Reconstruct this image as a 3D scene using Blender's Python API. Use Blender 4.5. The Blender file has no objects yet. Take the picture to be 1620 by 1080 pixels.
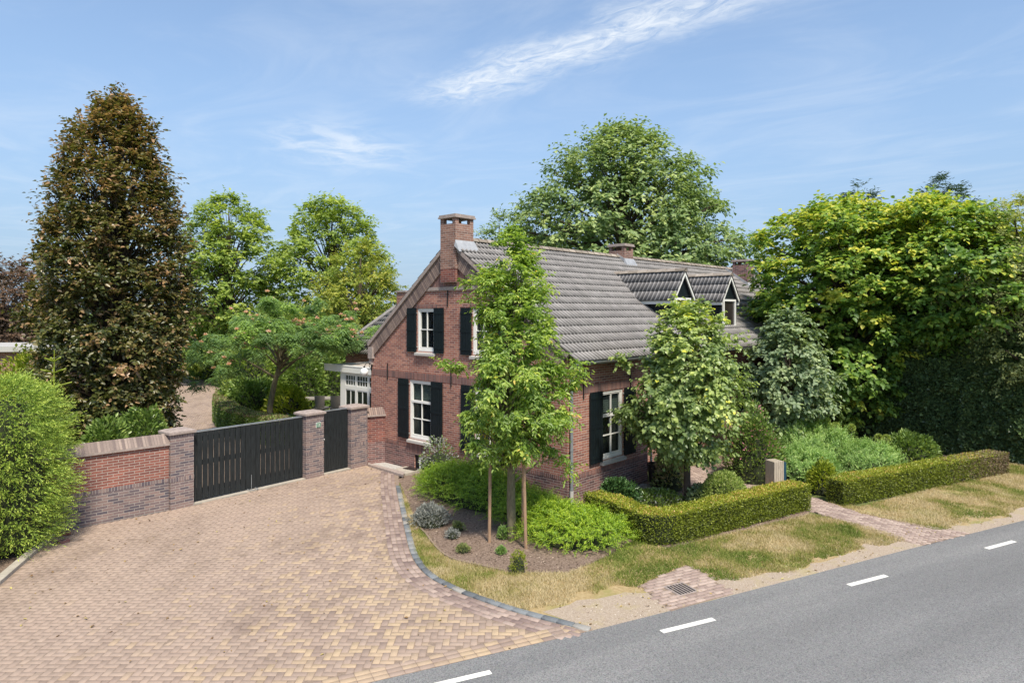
import bpy, math, random
import numpy as np
from mathutils import Vector, Matrix
from mathutils.geometry import tessellate_polygon
random.seed(7); rng = np.random.default_rng(11)
R = math.radians
scene = bpy.context.scene
COL = scene.collection

# ------------------------------------------------------------------ camera, sky, sun, exposure
H = 4.75; FPX = 1050.0; HY = 495.0
cam_d = bpy.data.cameras.new('camera'); cam = bpy.data.objects.new('camera', cam_d); COL.objects.link(cam)
cam.location = (0, 0, H); cam.rotation_euler = (R(90), 0, 0)
cam_d.sensor_width = 36; cam_d.lens = 36*FPX/1620; cam_d.shift_y = -(540-HY)/1620
cam_d.clip_start = 0.1; cam_d.clip_end = 6000
scene.camera = cam
SUN_AZ = Vector((0.34, -0.94)).normalized(); SUN_EL = R(56)
S = Vector((SUN_AZ.x*math.cos(SUN_EL), SUN_AZ.y*math.cos(SUN_EL), math.sin(SUN_EL)))
sl = bpy.data.lights.new('sun', 'SUN'); sl.energy = 2.85; sl.angle = R(8); sl.color = (1.0, 0.92, 0.79)
so = bpy.data.objects.new('sun', sl); COL.objects.link(so); so.rotation_euler = S.to_track_quat('Z', 'Y').to_euler()
scene.view_settings.view_transform = 'Standard'; scene.view_settings.look = 'None'
scene.view_settings.exposure = 1.0; scene.view_settings.gamma = 1.0

W = bpy.data.worlds.new('World'); scene.world = W; W.use_nodes = True
def world():
    nt = W.node_tree; n = nt.nodes; l = nt.links; n.clear()
    out = n.new('ShaderNodeOutputWorld'); bg = n.new('ShaderNodeBackground'); l.new(bg.outputs[0], out.inputs[0])
    bg.inputs[1].default_value = 0.11
    sky = n.new('ShaderNodeTexSky'); sky.sky_type = 'NISHITA'; sky.sun_disc = False
    sky.sun_elevation = SUN_EL; sky.sun_rotation = math.atan2(SUN_AZ.x, SUN_AZ.y)
    sky.air_density = 1.0; sky.dust_density = 0.7; sky.ozone_density = 1.0; sky.altitude = 0
    tc = n.new('ShaderNodeTexCoord'); sp = n.new('ShaderNodeSeparateXYZ'); l.new(tc.outputs['Generated'], sp.inputs[0])
    def M(op, a, b=None, c=None):
        m = n.new('ShaderNodeMath'); m.operation = op
        for i, v in enumerate((a, b, c)):
            if v is None: continue
            if isinstance(v, (int, float)): m.inputs[i].default_value = v
            else: l.new(v, m.inputs[i])
        return m.outputs[0]
    z = M('MAXIMUM', sp.outputs[2], 0.03)
    X = M('DIVIDE', sp.outputs[0], z); Y = M('DIVIDE', sp.outputs[1], z)
    # coordinates on a cloud deck: a runs along the cirrus streak, b across it
    ax, ay = -0.42, 3.18; dx, dy = 0.704, -0.710
    X0 = M('SUBTRACT', X, ax); Y0 = M('SUBTRACT', Y, ay)
    a = M('ADD', M('MULTIPLY', X0, dx), M('MULTIPLY', Y0, dy))
    b = M('ADD', M('MULTIPLY', X0, -dy), M('MULTIPLY', Y0, dx))
    cb = n.new('ShaderNodeCombineXYZ'); l.new(a, cb.inputs[0]); l.new(b, cb.inputs[1])
    def noise(scale, det, sx, sy, rough=0.6, dist=0.0, off=0.0):
        mp = n.new('ShaderNodeMapping'); mp.inputs['Scale'].default_value = (sx, sy, 1); mp.inputs['Location'].default_value = (off, off, 0)
        l.new(cb.outputs[0], mp.inputs[0])
        t = n.new('ShaderNodeTexNoise'); t.inputs['Scale'].default_value = scale; t.inputs['Detail'].default_value = det
        t.inputs['Roughness'].default_value = rough; t.inputs['Distortion'].default_value = dist
        l.new(mp.outputs[0], t.inputs[0]); return t.outputs[0]
    def smooth(v, lo, hi):
        m = n.new('ShaderNodeMapRange'); m.interpolation_type = 'SMOOTHSTEP'
        m.inputs[1].default_value = lo; m.inputs[2].default_value = hi
        l.new(v, m.inputs[0]); return m.outputs[0]
    wob = M('MULTIPLY', M('SUBTRACT', noise(2.2, 3, 1, 0.5), 0.5), 0.22)
    bb = M('ABSOLUTE', M('ADD', b, wob))
    wid = M('MULTIPLY_ADD', noise(4, 3, 1, 1, off=3.1), 0.34, 0.07)
    core = M('SUBTRACT', 1.0, smooth(M('DIVIDE', bb, wid), -0.1, 1.15))
    ends = M('MULTIPLY', smooth(a, -0.12, 0.35), M('SUBTRACT', 1.0, smooth(a, 1.7, 2.6)))
    fr = noise(9, 8, 0.7, 1.2, 0.68, 1.2)
    st = M('MULTIPLY', M('MULTIPLY', core, ends), smooth(fr, 0.26, 0.74))
    # soft cloud left of the streak
    px_, py_ = M('SUBTRACT', X, -1.05), M('SUBTRACT', Y, 4.05)
    rr = M('SQRT', M('ADD', M('MULTIPLY', px_, px_), M('MULTIPLY', M('MULTIPLY', py_, py_), 0.5)))
    pt = M('MULTIPLY', M('SUBTRACT', 1.0, smooth(rr, 0.02, 0.62)), smooth(noise(3.2, 7, 1, 1, 0.62, 0.8, 5.3), 0.34, 0.68))
    veil = M('MULTIPLY', smooth(noise(0.9, 7, 1.0, 1.7, 0.62, 0.9, 9.7), 0.38, 0.80), 0.20)
    tot = M('ADD', M('MULTIPLY', st, 0.9), M('ADD', M('MULTIPLY', pt, 0.62), veil))
    tot = M('MULTIPLY', M('MINIMUM', tot, 0.92), smooth(sp.outputs[2], 0.0, 0.12))
    hz = M('MULTIPLY_ADD', M('SUBTRACT', 1.0, smooth(sp.outputs[2], -0.02, 0.42)), 0.60, 0.26)
    mixh = n.new('ShaderNodeMix'); mixh.data_type = 'RGBA'; l.new(hz, mixh.inputs[0]); l.new(sky.outputs[0], mixh.inputs[6])
    mixh.inputs[7].default_value = (1.35, 2.05, 3.1, 1)
    mix = n.new('ShaderNodeMix'); mix.data_type = 'RGBA'; l.new(tot, mix.inputs[0]); l.new(mixh.outputs[2], mix.inputs[6])
    mix.inputs[7].default_value = (4.3, 4.55, 4.8, 1)
    l.new(mix.outputs[2], bg.inputs[0])
world()

# ------------------------------------------------------------------ helpers
def G(px, py, z=0.0):
    Y = (H-z)*FPX/(py-HY); return Vector(((px-810)/FPX*Y, Y, z))
def P(px, py, Y): return Vector(((px-810)/FPX*Y, Y, H-(py-HY)/FPX*Y))

def tag(o, label=None, cat=None, group=None, kind=None):
    if label: o['label'] = label
    if cat: o['category'] = cat
    if group: o['group'] = group
    if kind: o['kind'] = kind
    return o
def thing(name, label, cat, loc=(0, 0, 0), rz=0.0, group=None):
    o = bpy.data.objects.new(name, None); COL.objects.link(o); o.location = loc; o.rotation_euler = (0, 0, rz)
    o.empty_display_size = 0.2
    return tag(o, label, cat, group)
def copy_tree(o, parent=None):
    c = o.copy(); COL.objects.link(c)
    if parent: c.parent = parent
    for ch in list(o.children): copy_tree(ch, c)
    return c

class MB:
    def __init__(s): s.v = []; s.f = []; s.m = []; s.uv = []; s.t = []
    def face(s, pts, mi=0, uv=None, tint=0.5):
        b = len(s.v); pts = [Vector(p) for p in pts]; s.v += pts; s.f.append(list(range(b, b+len(pts)))); s.m.append(mi); s.t += [tint]*len(pts)
        if uv is None:
            nrm = (pts[1]-pts[0]).cross(pts[2]-pts[0]); ax, ay, az = abs(nrm.x), abs(nrm.y), abs(nrm.z)
            if az > ax and az > ay: uv = [(p.x, p.y) for p in pts]
            elif ax > ay: uv = [(p.y, p.z) for p in pts]
            else: uv = [(p.x, p.z) for p in pts]
        s.uv += uv
    def box(s, x0, x1, y0, y1, z0, z1, mi=0, tint=0.5, skip=''):
        x0, x1 = min(x0, x1), max(x0, x1); y0, y1 = min(y0, y1), max(y0, y1); z0, z1 = min(z0, z1), max(z0, z1)
        a = [(x0, y0, z0), (x1, y0, z0), (x1, y1, z0), (x0, y1, z0), (x0, y0, z1), (x1, y0, z1), (x1, y1, z1), (x0, y1, z1)]
        for k, q in (('b', (3, 2, 1, 0)), ('t', (4, 5, 6, 7)), ('f', (0, 1, 5, 4)), ('r', (1, 2, 6, 5)), ('k', (2, 3, 7, 6)), ('l', (3, 0, 4, 7))):
            if k not in skip: s.face([a[i] for i in q], mi, tint=tint)
    def hexa(s, a, mi=0, tint=0.5):   # 8 points: bottom ring then top ring
        for q in ((3, 2, 1, 0), (4, 5, 6, 7), (0, 1, 5, 4), (1, 2, 6, 5), (2, 3, 7, 6), (3, 0, 4, 7)): s.face([a[i] for i in q], mi, tint=tint)
    def tube(s, pts, rad, n=8, mi=0, cap=True, tint=0.5):
        pts = [Vector(p) for p in pts]; rings = []; ref = Vector((0.31, 0.87, 0.38))
        for i, p in enumerate(pts):
            d = (pts[min(i+1, len(pts)-1)]-pts[max(i-1, 0)]).normalized()
            u = d.cross(Vector((0, 0, 1)) if abs(d.z) < 0.9 else Vector((1, 0, 0))).normalized(); w = d.cross(u)
            r = rad[i] if isinstance(rad, (list, tuple)) else rad
            rings.append([p+(u*math.cos(2*PI*k/n)+w*math.sin(2*PI*k/n))*r for k in range(n)])
        for a, b in zip(rings[:-1], rings[1:]):
            for k in range(n): s.face([a[k], a[(k+1) % n], b[(k+1) % n], b[k]], mi, tint=tint)
        if cap: s.face(rings[-1], mi, tint=tint); s.face(rings[0][::-1], mi, tint=tint)
    def lathe(s, prof, c=(0, 0, 0), n=20, mi=0):
        c = Vector(c)
        for (r0, z0), (r1, z1) in zip(prof[:-1], prof[1:]):
            for k in range(n):
                A, B = 2*PI*k/n, 2*PI*(k+1)/n
                q = [c+Vector((r0*math.cos(A), r0*math.sin(A), z0)), c+Vector((r0*math.cos(B), r0*math.sin(B), z0)),
                     c+Vector((r1*math.cos(B), r1*math.sin(B), z1)), c+Vector((r1*math.cos(A), r1*math.sin(A), z1))]
                if r0 < 1e-6: q = q[1:]
                elif r1 < 1e-6: q = q[:3]
                s.face(q, mi)
    def build(s, name, mats, parent=None, bevel=0, smooth=False, merge=False):
        me = bpy.data.meshes.new(name); me.from_pydata([tuple(v) for v in s.v], [], s.f)
        if not isinstance(mats, (list, tuple)): mats = [mats]
        for m in mats: me.materials.append(m)
        me.polygons.foreach_set('material_index', s.m)
        uvl = me.uv_layers.new(name='UVMap'); uvl.data.foreach_set('uv', [c for q in s.uv for c in q])
        at = me.attributes.new('tint', 'FLOAT', 'POINT'); at.data.foreach_set('value', s.t)
        if smooth or bevel or merge:
            import bmesh
            bm = bmesh.new(); bm.from_mesh(me); bmesh.ops.remove_doubles(bm, verts=bm.verts, dist=1e-4); bm.to_mesh(me); bm.free()
        if smooth: me.polygons.foreach_set('use_smooth', [True]*len(me.polygons))
        o = bpy.data.objects.new(name, me); COL.objects.link(o)
        if parent: o.parent = parent
        if bevel:
            md = o.modifiers.new('bevel', 'BEVEL'); md.width = bevel; md.segments = 2; md.limit_method = 'ANGLE'
        return o
PI = math.pi

def np_mesh(name, V, F, tint, mats, parent=None, mi=None, smooth=False):
    """V (n,3), F (m,k) uniform polygons or list of arrays"""
    if not isinstance(F, list): F = [F]
    me = bpy.data.meshes.new(name); me.vertices.add(len(V)); me.vertices.foreach_set('co', np.ascontiguousarray(V, dtype=np.float32).ravel())
    tot = sum(f.size for f in F); nf = sum(len(f) for f in F)
    me.loops.add(tot); me.polygons.add(nf)
    me.loops.foreach_set('vertex_index', np.concatenate([f.ravel() for f in F]).astype(np.int32))
    sizes = np.concatenate([np.full(len(f), f.shape[1]) for f in F]); st = np.concatenate([[0], np.cumsum(sizes)[:-1]])
    me.polygons.foreach_set('loop_start', st.astype(np.int32))
    if not isinstance(mats, (list, tuple)): mats = [mats]
    for m in mats: me.materials.append(m)
    if mi is not None: me.polygons.foreach_set('material_index', np.asarray(mi, dtype=np.int32))
    me.update(calc_edges=True)
    at = me.attributes.new('tint', 'FLOAT', 'POINT'); at.data.foreach_set('value', np.asarray(tint, dtype=np.float32))
    if smooth: me.polygons.foreach_set('use_smooth', [True]*nf)
    o = bpy.data.objects.new(name, me); COL.objects.link(o)
    if parent: o.parent = parent
    return o

# value noise for scattering
_tab = rng.random((256, 256))
def vn(x, y):
    xi = np.floor(x).astype(int); yi = np.floor(y).astype(int); fx = x-xi; fy = y-yi
    fx = fx*fx*(3-2*fx); fy = fy*fy*(3-2*fy)
    g = lambda a, b: _tab[a & 255, b & 255]
    return (g(xi, yi)*(1-fx)+g(xi+1, yi)*fx)*(1-fy)+(g(xi, yi+1)*(1-fx)+g(xi+1, yi+1)*fx)*fy
def fbm(x, y): return 0.5*vn(x, y)+0.3*vn(x*2.1+7, y*2.1+3)+0.2*vn(x*4.3+1, y*4.3+9)
def inpoly(x, y, poly):
    c = np.zeros(len(x), bool); n = len(poly)
    for i in range(n):
        x1, y1 = poly[i][0], poly[i][1]; x2, y2 = poly[(i+1) % n][0], poly[(i+1) % n][1]
        if y1 == y2: continue
        c ^= ((y1 > y) != (y2 > y)) & (x < (x2-x1)*(y-y1)/(y2-y1)+x1)
    return c

# ------------------------------------------------------------------ materials
def mat(name):
    m = bpy.data.materials.new(name); m.use_nodes = True; nt = m.node_tree; return m, nt.nodes, nt.links, nt.nodes['Principled BSDF']
def ramp(n, l, src, stops):
    r = n.new('ShaderNodeValToRGB'); e = r.color_ramp.elements
    e[0].position = stops[0][0]; e[0].color = (*stops[0][1], 1); e[1].position = stops[-1][0]; e[1].color = (*stops[-1][1], 1)
    for p, c in stops[1:-1]:
        q = e.new(p); q.color = (*c, 1)
    l.new(src, r.inputs[0]); return r.outputs[0]
def tex(n, l, kind='Object', scale=5.0, det=4, rough=0.6, sc=(1, 1, 1)):
    tc = n.new('ShaderNodeTexCoord'); mp = n.new('ShaderNodeMapping'); mp.inputs['Scale'].default_value = sc
    l.new(tc.outputs[kind], mp.inputs[0]); t = n.new('ShaderNodeTexNoise')
    t.inputs['Scale'].default_value = scale; t.inputs['Detail'].default_value = det; t.inputs['Roughness'].default_value = rough
    l.new(mp.outputs[0], t.inputs[0]); return t.outputs[0]
def mixc(n, l, f, a, b, mode='MIX'):
    m = n.new('ShaderNodeMix'); m.data_type = 'RGBA'; m.blend_type = mode
    for i, v in ((0, f), (6, a), (7, b)):
        if isinstance(v, (int, float)): m.inputs[i].default_value = v
        elif isinstance(v, tuple): m.inputs[i].default_value = (*v, 1)
        else: l.new(v, m.inputs[i])
    return m.outputs[2]
def bump(n, l, b, src, st, dist=0.01):
    k = n.new('ShaderNodeBump'); k.inputs['Strength'].default_value = st; k.inputs['Distance'].default_value = dist
    l.new(src, k.inputs['Height']); l.new(k.outputs[0], b.inputs['Normal'])
def plain(name, c, rough=0.6, var=0.15, scale=8, metal=0.0, bmp=0.0, spec=0.5, sc=(1, 1, 1)):
    m, n, l, b = mat(name); t = tex(n, l, 'Object', scale, 5, 0.65, sc)
    d = tuple(x*(1-var) for x in c); u = tuple(min(1, x*(1+var)) for x in c)
    l.new(ramp(n, l, t, [(0.3, d), (0.7, u)]), b.inputs['Base Color'])
    b.inputs['Roughness'].default_value = rough; b.inputs['Metallic'].default_value = metal; b.inputs['Specular IOR Level'].default_value = spec
    if bmp: bump(n, l, b, t, bmp)
    return m
def brick(name, c1, c2, mortar, bw=0.22, rh=0.0625, ms=0.011, offset=0.5, dirt=0.25, third=None):
    m, n, l, b = mat(name)
    uv = n.new('ShaderNodeUVMap'); bt = n.new('ShaderNodeTexBrick'); l.new(uv.outputs[0], bt.inputs[0])
    bt.offset = offset; bt.inputs['Scale'].default_value = 1.0; bt.inputs['Mortar Size'].default_value = ms/2
    bt.inputs['Mortar Smooth'].default_value = 0.15; bt.inputs['Brick Width'].default_value = bw; bt.inputs['Row Height'].default_value = rh
    bt.inputs['Color1'].default_value = (0, 0, 0, 1); bt.inputs['Color2'].default_value = (1, 1, 1, 1); bt.inputs['Mortar'].default_value = (0.5, 0.5, 0.5, 1)
    st = [(0.05, c1), (0.5, third or tuple((a+d)/2 for a, d in zip(c1, c2))), (0.95, c2)]
    col = ramp(n, l, bt.outputs['Color'], st)
    nz = tex(n, l, 'Object', 60, 4, 0.7); nz2 = tex(n, l, 'Object', 1.3, 5, 0.65)
    col = mixc(n, l, 1.0, col, ramp(n, l, nz, [(0.25, (0.78, 0.78, 0.78)), (0.75, (1.2, 1.2, 1.2))]), 'MULTIPLY')
    col = mixc(n, l, bt.outputs['Fac'], col, mortar)
    col = mixc(n, l, 1.0, col, ramp(n, l, nz2, [(0.3, (1-dirt,)*3), (0.7, (1.08, 1.08, 1.06))]), 'MULTIPLY')
    l.new(col, b.inputs['Base Color']); b.inputs['Roughness'].default_value = 0.85; b.inputs['Specular IOR Level'].default_value = 0.3
    inv = n.new('ShaderNodeMath'); inv.operation = 'SUBTRACT'; inv.inputs[0].default_value = 1; l.new(bt.outputs['Fac'], inv.inputs[1])
    bump(n, l, b, inv.outputs[0], 0.7, 0.008)
    return m
def tintmat(name, stops, rough=0.8, nscale=30, namp=0.15, bmp=0.3, big=0.0, spec=0.3):
    m, n, l, b = mat(name); at = n.new('ShaderNodeAttribute'); at.attribute_name = 'tint'
    col = ramp(n, l, at.outputs['Fac'], stops); t = tex(n, l, 'Object', nscale, 5, 0.7)
    col = mixc(n, l, 1.0, col, ramp(n, l, t, [(0.25, (1-namp,)*3), (0.75, (1+namp,)*3)]), 'MULTIPLY')
    if big:
        t2 = tex(n, l, 'Object', 0.45, 4, 0.6)
        col = mixc(n, l, ramp(n, l, t2, [(0.3, (big*.25,)*3), (0.65, (big,)*3)]), col, (0.375, 0.285, 0.222))
        t3 = tex(n, l, 'Object', 0.9, 7, 0.7, (1.0, 0.45, 1)); col = mixc(n, l, 1.0, col, ramp(n, l, t3, [(0.32, (0.76, 0.75, 0.74)), (0.5, (1, 1, 1)), (0.72, (1.07, 1.06, 1.05))]), 'MULTIPLY')
    l.new(col, b.inputs['Base Color']); b.inputs['Roughness'].default_value = rough; b.inputs['Specular IOR Level'].default_value = spec
    if bmp: bump(n, l, b, t, bmp)
    return m
def leaf(name, stops, transl=0.35, rough=0.45, spec=0.4, tcol=1.5):
    m, n, l, b = mat(name); at = n.new('ShaderNodeAttribute'); at.attribute_name = 'tint'
    col = ramp(n, l, at.outputs['Fac'], stops); l.new(col, b.inputs['Base Color'])
    b.inputs['Roughness'].default_value = rough; b.inputs['Specular IOR Level'].default_value = spec
    tr = n.new('ShaderNodeBsdfTranslucent'); l.new(mixc(n, l, 1.0, col, (tcol*1.05, tcol*1.1, tcol*0.55), 'MULTIPLY'), tr.inputs[0])
    mx = n.new('ShaderNodeMixShader'); mx.inputs[0].default_value = transl
    l.new(b.outputs[0], mx.inputs[1]); l.new(tr.outputs[0], mx.inputs[2]); l.new(mx.outputs[0], n['Material Output'].inputs[0])
    return m

M = {}
M['brick'] = brick('brick_red', (0.43, 0.19, 0.135), (0.23, 0.098, 0.08), (0.56, 0.48, 0.42), third=(0.345, 0.14, 0.105))
M['brick_chimney'] = brick('brick_chimney', (0.34, 0.185, 0.14), (0.19, 0.105, 0.085), (0.48, 0.41, 0.36), third=(0.27, 0.14, 0.108))
M['brick_stub'] = brick('brick_stub', (0.29, 0.10, 0.075), (0.15, 0.055, 0.05), (0.38, 0.30, 0.26), third=(0.22, 0.075, 0.06))
M['brick_dark'] = brick('brick_dark', (0.27, 0.135, 0.12), (0.11, 0.065, 0.068), (0.42, 0.36, 0.33), third=(0.19, 0.10, 0.095))
M['soldier'] = brick('brick_soldier', (0.28, 0.13, 0.105), (0.15, 0.08, 0.075), (0.40, 0.33, 0.30), bw=0.0625, rh=0.5, offset=0)
M['verge'] = brick('brick_verge', (0.33, 0.24, 0.20), (0.18, 0.13, 0.12), (0.09, 0.075, 0.068), bw=0.065, rh=0.6, offset=0)
M['brick_wall'] = brick('brick_garden_red', (0.34, 0.13, 0.098), (0.21, 0.085, 0.072), (0.48, 0.41, 0.36), ms=0.013, third=(0.28, 0.108, 0.084))
M['brick_grey'] = brick('brick_garden_grey', (0.30, 0.21, 0.19), (0.11, 0.095, 0.115), (0.42, 0.37, 0.34), ms=0.012, third=(0.21, 0.155, 0.155))
M['soldier_grey'] = brick('brick_soldier_grey', (0.30, 0.22, 0.20), (0.12, 0.10, 0.12), (0.42, 0.37, 0.34), bw=0.0625, rh=0.3, offset=0)
M['coping'] = brick('brick_coping', (0.36, 0.28, 0.24), (0.19, 0.145, 0.135), (0.24, 0.19, 0.165), bw=0.062, rh=0.6, offset=0, ms=0.014)
M['cap'] = plain('cap_brick', (0.33, 0.27, 0.24), 0.85, 0.25, 14, bmp=0.3)
M['white'] = plain('white_paint', (0.78, 0.77, 0.73), 0.45, 0.03, 3)
M['shutter'] = plain('shutter_paint', (0.006, 0.011, 0.014), 0.5, 0.25, 5, spec=0.3)
M['gate'] = plain('gate_wood', (0.018, 0.022, 0.024), 0.5, 0.5, 7, bmp=0.25, spec=0.35, sc=(4, 4, 0.5))
M['sill'] = plain('sill_stone', (0.45, 0.43, 0.40), 0.7, 0.12, 20)
M['lead'] = plain('lead', (0.33, 0.34, 0.36), 0.5, 0.18, 6)
M['zinc'] = plain('zinc', (0.33, 0.35, 0.37), 0.4, 0.2, 4, metal=0.5)
M['black'] = plain('black_iron', (0.015, 0.015, 0.016), 0.5, 0.2, 6)
M['dark'] = plain('interior_dark', (0.02, 0.019, 0.018), 0.9, 0.4, 1)
M['blind'] = plain('blind', (0.52, 0.58, 0.55), 0.8, 0.08, 3)
M['curtain'] = plain('curtain', (0.35, 0.33, 0.30), 0.9, 0.25, 4, sc=(6, 6, 0.3))
M['roofdeck'] = plain('roofing_gravel', (0.42, 0.36, 0.31), 0.95, 0.25, 30)
M['wood'] = plain('weathered_stake', (0.33, 0.21, 0.13), 0.8, 0.3, 9, bmp=0.3, sc=(3, 3, 0.6))
M['post'] = plain('pale_oak', (0.40, 0.34, 0.26), 0.75, 0.3, 10, bmp=0.4, sc=(6, 6, 0.5))
M['panel'] = plain('blue_panel', (0.02, 0.06, 0.09), 0.35, 0.2, 3)
M['bark'] = plain('bark_green', (0.17, 0.145, 0.085), 0.9, 0.4, 14, bmp=0.6, sc=(1, 1, 0.4))
M['bark_dark'] = plain('bark_dark', (0.075, 0.055, 0.04), 0.9, 0.4, 10, bmp=0.6, sc=(1, 1, 0.4))
M['pot'] = plain('pot_dark', (0.03, 0.024, 0.022), 0.35, 0.3, 4)
M['rattan'] = plain('rattan_grey', (0.27, 0.24, 0.21), 0.8, 0.3, 40, bmp=0.5)
M['concrete'] = plain('concrete', (0.40, 0.36, 0.30), 0.9, 0.2, 6, bmp=0.3)
M['bluestone'] = tintmat('bluestone_kerb', [(0, (0.11, 0.12, 0.13)), (0.6, (0.20, 0.215, 0.225)), (1, (0.32, 0.30, 0.27))], 0.85, 25, 0.25)
M['line'] = plain('road_paint', (0.74, 0.72, 0.66), 0.7, 0.1, 20)
def glassmat():
    m, n, l, b = mat('window_glass'); b.inputs['Base Color'].default_value = (0.02, 0.025, 0.03, 1); b.inputs['Roughness'].default_value = 0.04
    b.inputs['Specular IOR Level'].default_value = 0.8
    t = n.new('ShaderNodeBsdfTransparent'); t.inputs[0].default_value = (0.8, 0.85, 0.83, 1)
    mx = n.new('ShaderNodeMixShader'); mx.inputs[0].default_value = 0.68
    l.new(b.outputs[0], mx.inputs[1]); l.new(t.outputs[0], mx.inputs[2]); l.new(mx.outputs[0], n['Material Output'].inputs[0]); return m
M['glass'] = glassmat()
def lampmat():
    m, n, l, b = mat('opal_globe'); b.inputs['Base Color'].default_value = (0.85, 0.85, 0.82, 1); b.inputs['Roughness'].default_value = 0.25; return m
M['opal'] = lampmat()
def signmats():
    m, n, l, b = mat('sign_green'); b.inputs['Base Color'].default_value = (0.012, 0.17, 0.08, 1); b.inputs['Roughness'].default_value = 0.3; return m
M['green'] = signmats()
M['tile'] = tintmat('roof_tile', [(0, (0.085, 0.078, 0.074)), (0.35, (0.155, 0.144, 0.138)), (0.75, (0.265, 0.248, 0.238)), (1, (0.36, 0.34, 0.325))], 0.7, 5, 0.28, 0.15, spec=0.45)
M['ridge'] = tintmat('ridge_tile', [(0, (0.21, 0.175, 0.14)), (1, (0.42, 0.36, 0.30))], 0.85, 14, 0.3, 0.3)
M['paver'] = tintmat('clay_paver', [(0, (0.22, 0.162, 0.136)), (0.3, (0.305, 0.228, 0.185)), (0.58, (0.365, 0.278, 0.222)), (0.68, (0.405, 0.30, 0.20)), (1.0, (0.48, 0.36, 0.22))], 0.85, 22, 0.16, 0.25, big=0.6)
M['paver_mauve'] = tintmat('clay_paver_mauve', [(0, (0.20, 0.145, 0.13)), (0.5, (0.32, 0.24, 0.205)), (1, (0.44, 0.345, 0.29))], 0.9, 22, 0.2, 0.3)
def ground_mat(name, stops, scale, det=8, rough=0.7, bmp=0.5, big=None, rgh=0.95, kind='Object', speck=None):
    m, n, l, b = mat(name); t = tex(n, l, kind, scale, det, rough); col = ramp(n, l, t, stops)
    if big:
        t2 = tex(n, l, kind, big[0], 4, 0.6); col = mixc(n, l, ramp(n, l, t2, [(big[1], (0, 0, 0)), (big[2], (1, 1, 1))]), col, big[3])
    if speck:
        t3 = tex(n, l, kind, speck[0], 2, 0.5); col = mixc(n, l, ramp(n, l, t3, [(speck[1], (0, 0, 0)), (speck[1]+0.06, (0.8,)*3)]), col, speck[2])
    l.new(col, b.inputs['Base Color']); b.inputs['Roughness'].default_value = rgh; b.inputs['Specular IOR Level'].default_value = 0.25
    if bmp: bump(n, l, b, t, bmp, 0.02)
    return m
M['ground'] = ground_mat('ground_grass', [(0.3, (0.07, 0.10, 0.03)), (0.6, (0.15, 0.17, 0.06)), (0.8, (0.25, 0.22, 0.10))], 9)
M['turf'] = ground_mat('verge_soil', [(0.3, (0.25, 0.18, 0.085)), (0.5, (0.37, 0.275, 0.14)), (0.72, (0.46, 0.36, 0.21))], 14, big=(1.1, 0.48, 0.62, (0.26, 0.24, 0.085)))
M['soil'] = ground_mat('bed_soil', [(0.32, (0.10, 0.068, 0.05)), (0.5, (0.21, 0.15, 0.115)), (0.62, (0.32, 0.24, 0.19)), (0.72, (0.46, 0.37, 0.30))], 26, 9, 0.78, 1.0)
M['gravel'] = ground_mat('shoulder_grit', [(0.3, (0.28, 0.21, 0.155)), (0.5, (0.40, 0.32, 0.245)), (0.7, (0.52, 0.44, 0.35))], 40, 6, 0.75, 0.8, big=(1.7, 0.52, 0.7, (0.40, 0.33, 0.19)))
M['whitegravel'] = ground_mat('white_gravel', [(0.35, (0.25, 0.23, 0.21)), (0.45, (0.42, 0.40, 0.365)), (0.65, (0.58, 0.56, 0.53))], 45, 3, 0.5, 1.0)
M['sand'] = ground_mat('joint_sand', [(0.3, (0.19, 0.14, 0.11)), (0.7, (0.33, 0.25, 0.19))], 30)
M['yard'] = ground_mat('yard_paving', [(0.3, (0.36, 0.28, 0.235)), (0.7, (0.50, 0.41, 0.35))], 9)
def asphalt():
    m, n, l, b = mat('asphalt'); t = tex(n, l, 'Object', 55, 3, 0.7); tcr = n.new('ShaderNodeTexCoord'); mpr = n.new('ShaderNodeMapping'); mpr.inputs['Rotation'].default_value = (0, 0, R(-26.5)); l.new(tcr.outputs['Object'], mpr.inputs[0])
    mps = n.new('ShaderNodeMapping'); mps.inputs['Scale'].default_value = (0.12, 1.1, 1); l.new(mpr.outputs[0], mps.inputs[0]); tn_ = n.new('ShaderNodeTexNoise'); tn_.inputs['Scale'].default_value = 1.0; tn_.inputs['Detail'].default_value = 6; l.new(mps.outputs[0], tn_.inputs[0]); t2 = tn_.outputs[0]
    v = n.new('ShaderNodeTexVoronoi'); v.inputs['Scale'].default_value = 75; tc = n.new('ShaderNodeTexCoord'); l.new(tc.outputs['Object'], v.inputs[0])
    col = ramp(n, l, t, [(0.25, (0.07, 0.066, 0.06)), (0.5, (0.15, 0.141, 0.128)), (0.75, (0.27, 0.255, 0.232))])
    col = mixc(n, l, 0.5, col, mixc(n, l, 1.0, v.outputs['Color'], (0.32, 0.30, 0.275), 'MULTIPLY'))
    g = n.new('ShaderNodeHueSaturation'); g.inputs['Saturation'].default_value = 0.12; l.new(col, g.inputs['Color'])
    col = mixc(n, l, 1.0, g.outputs[0], ramp(n, l, t2, [(0.32, (0.88, 0.88, 0.88)), (0.5, (1.0, 1.0, 1.0)), (0.68, (1.2, 1.19, 1.17))]), 'MULTIPLY')
    l.new(col, b.inputs['Base Color']); b.inputs['Roughness'].default_value = 0.85; b.inputs['Specular IOR Level'].default_value = 0.35
    bump(n, l, b, t, 0.5, 0.01); return m
M['asphalt'] = asphalt()

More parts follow.
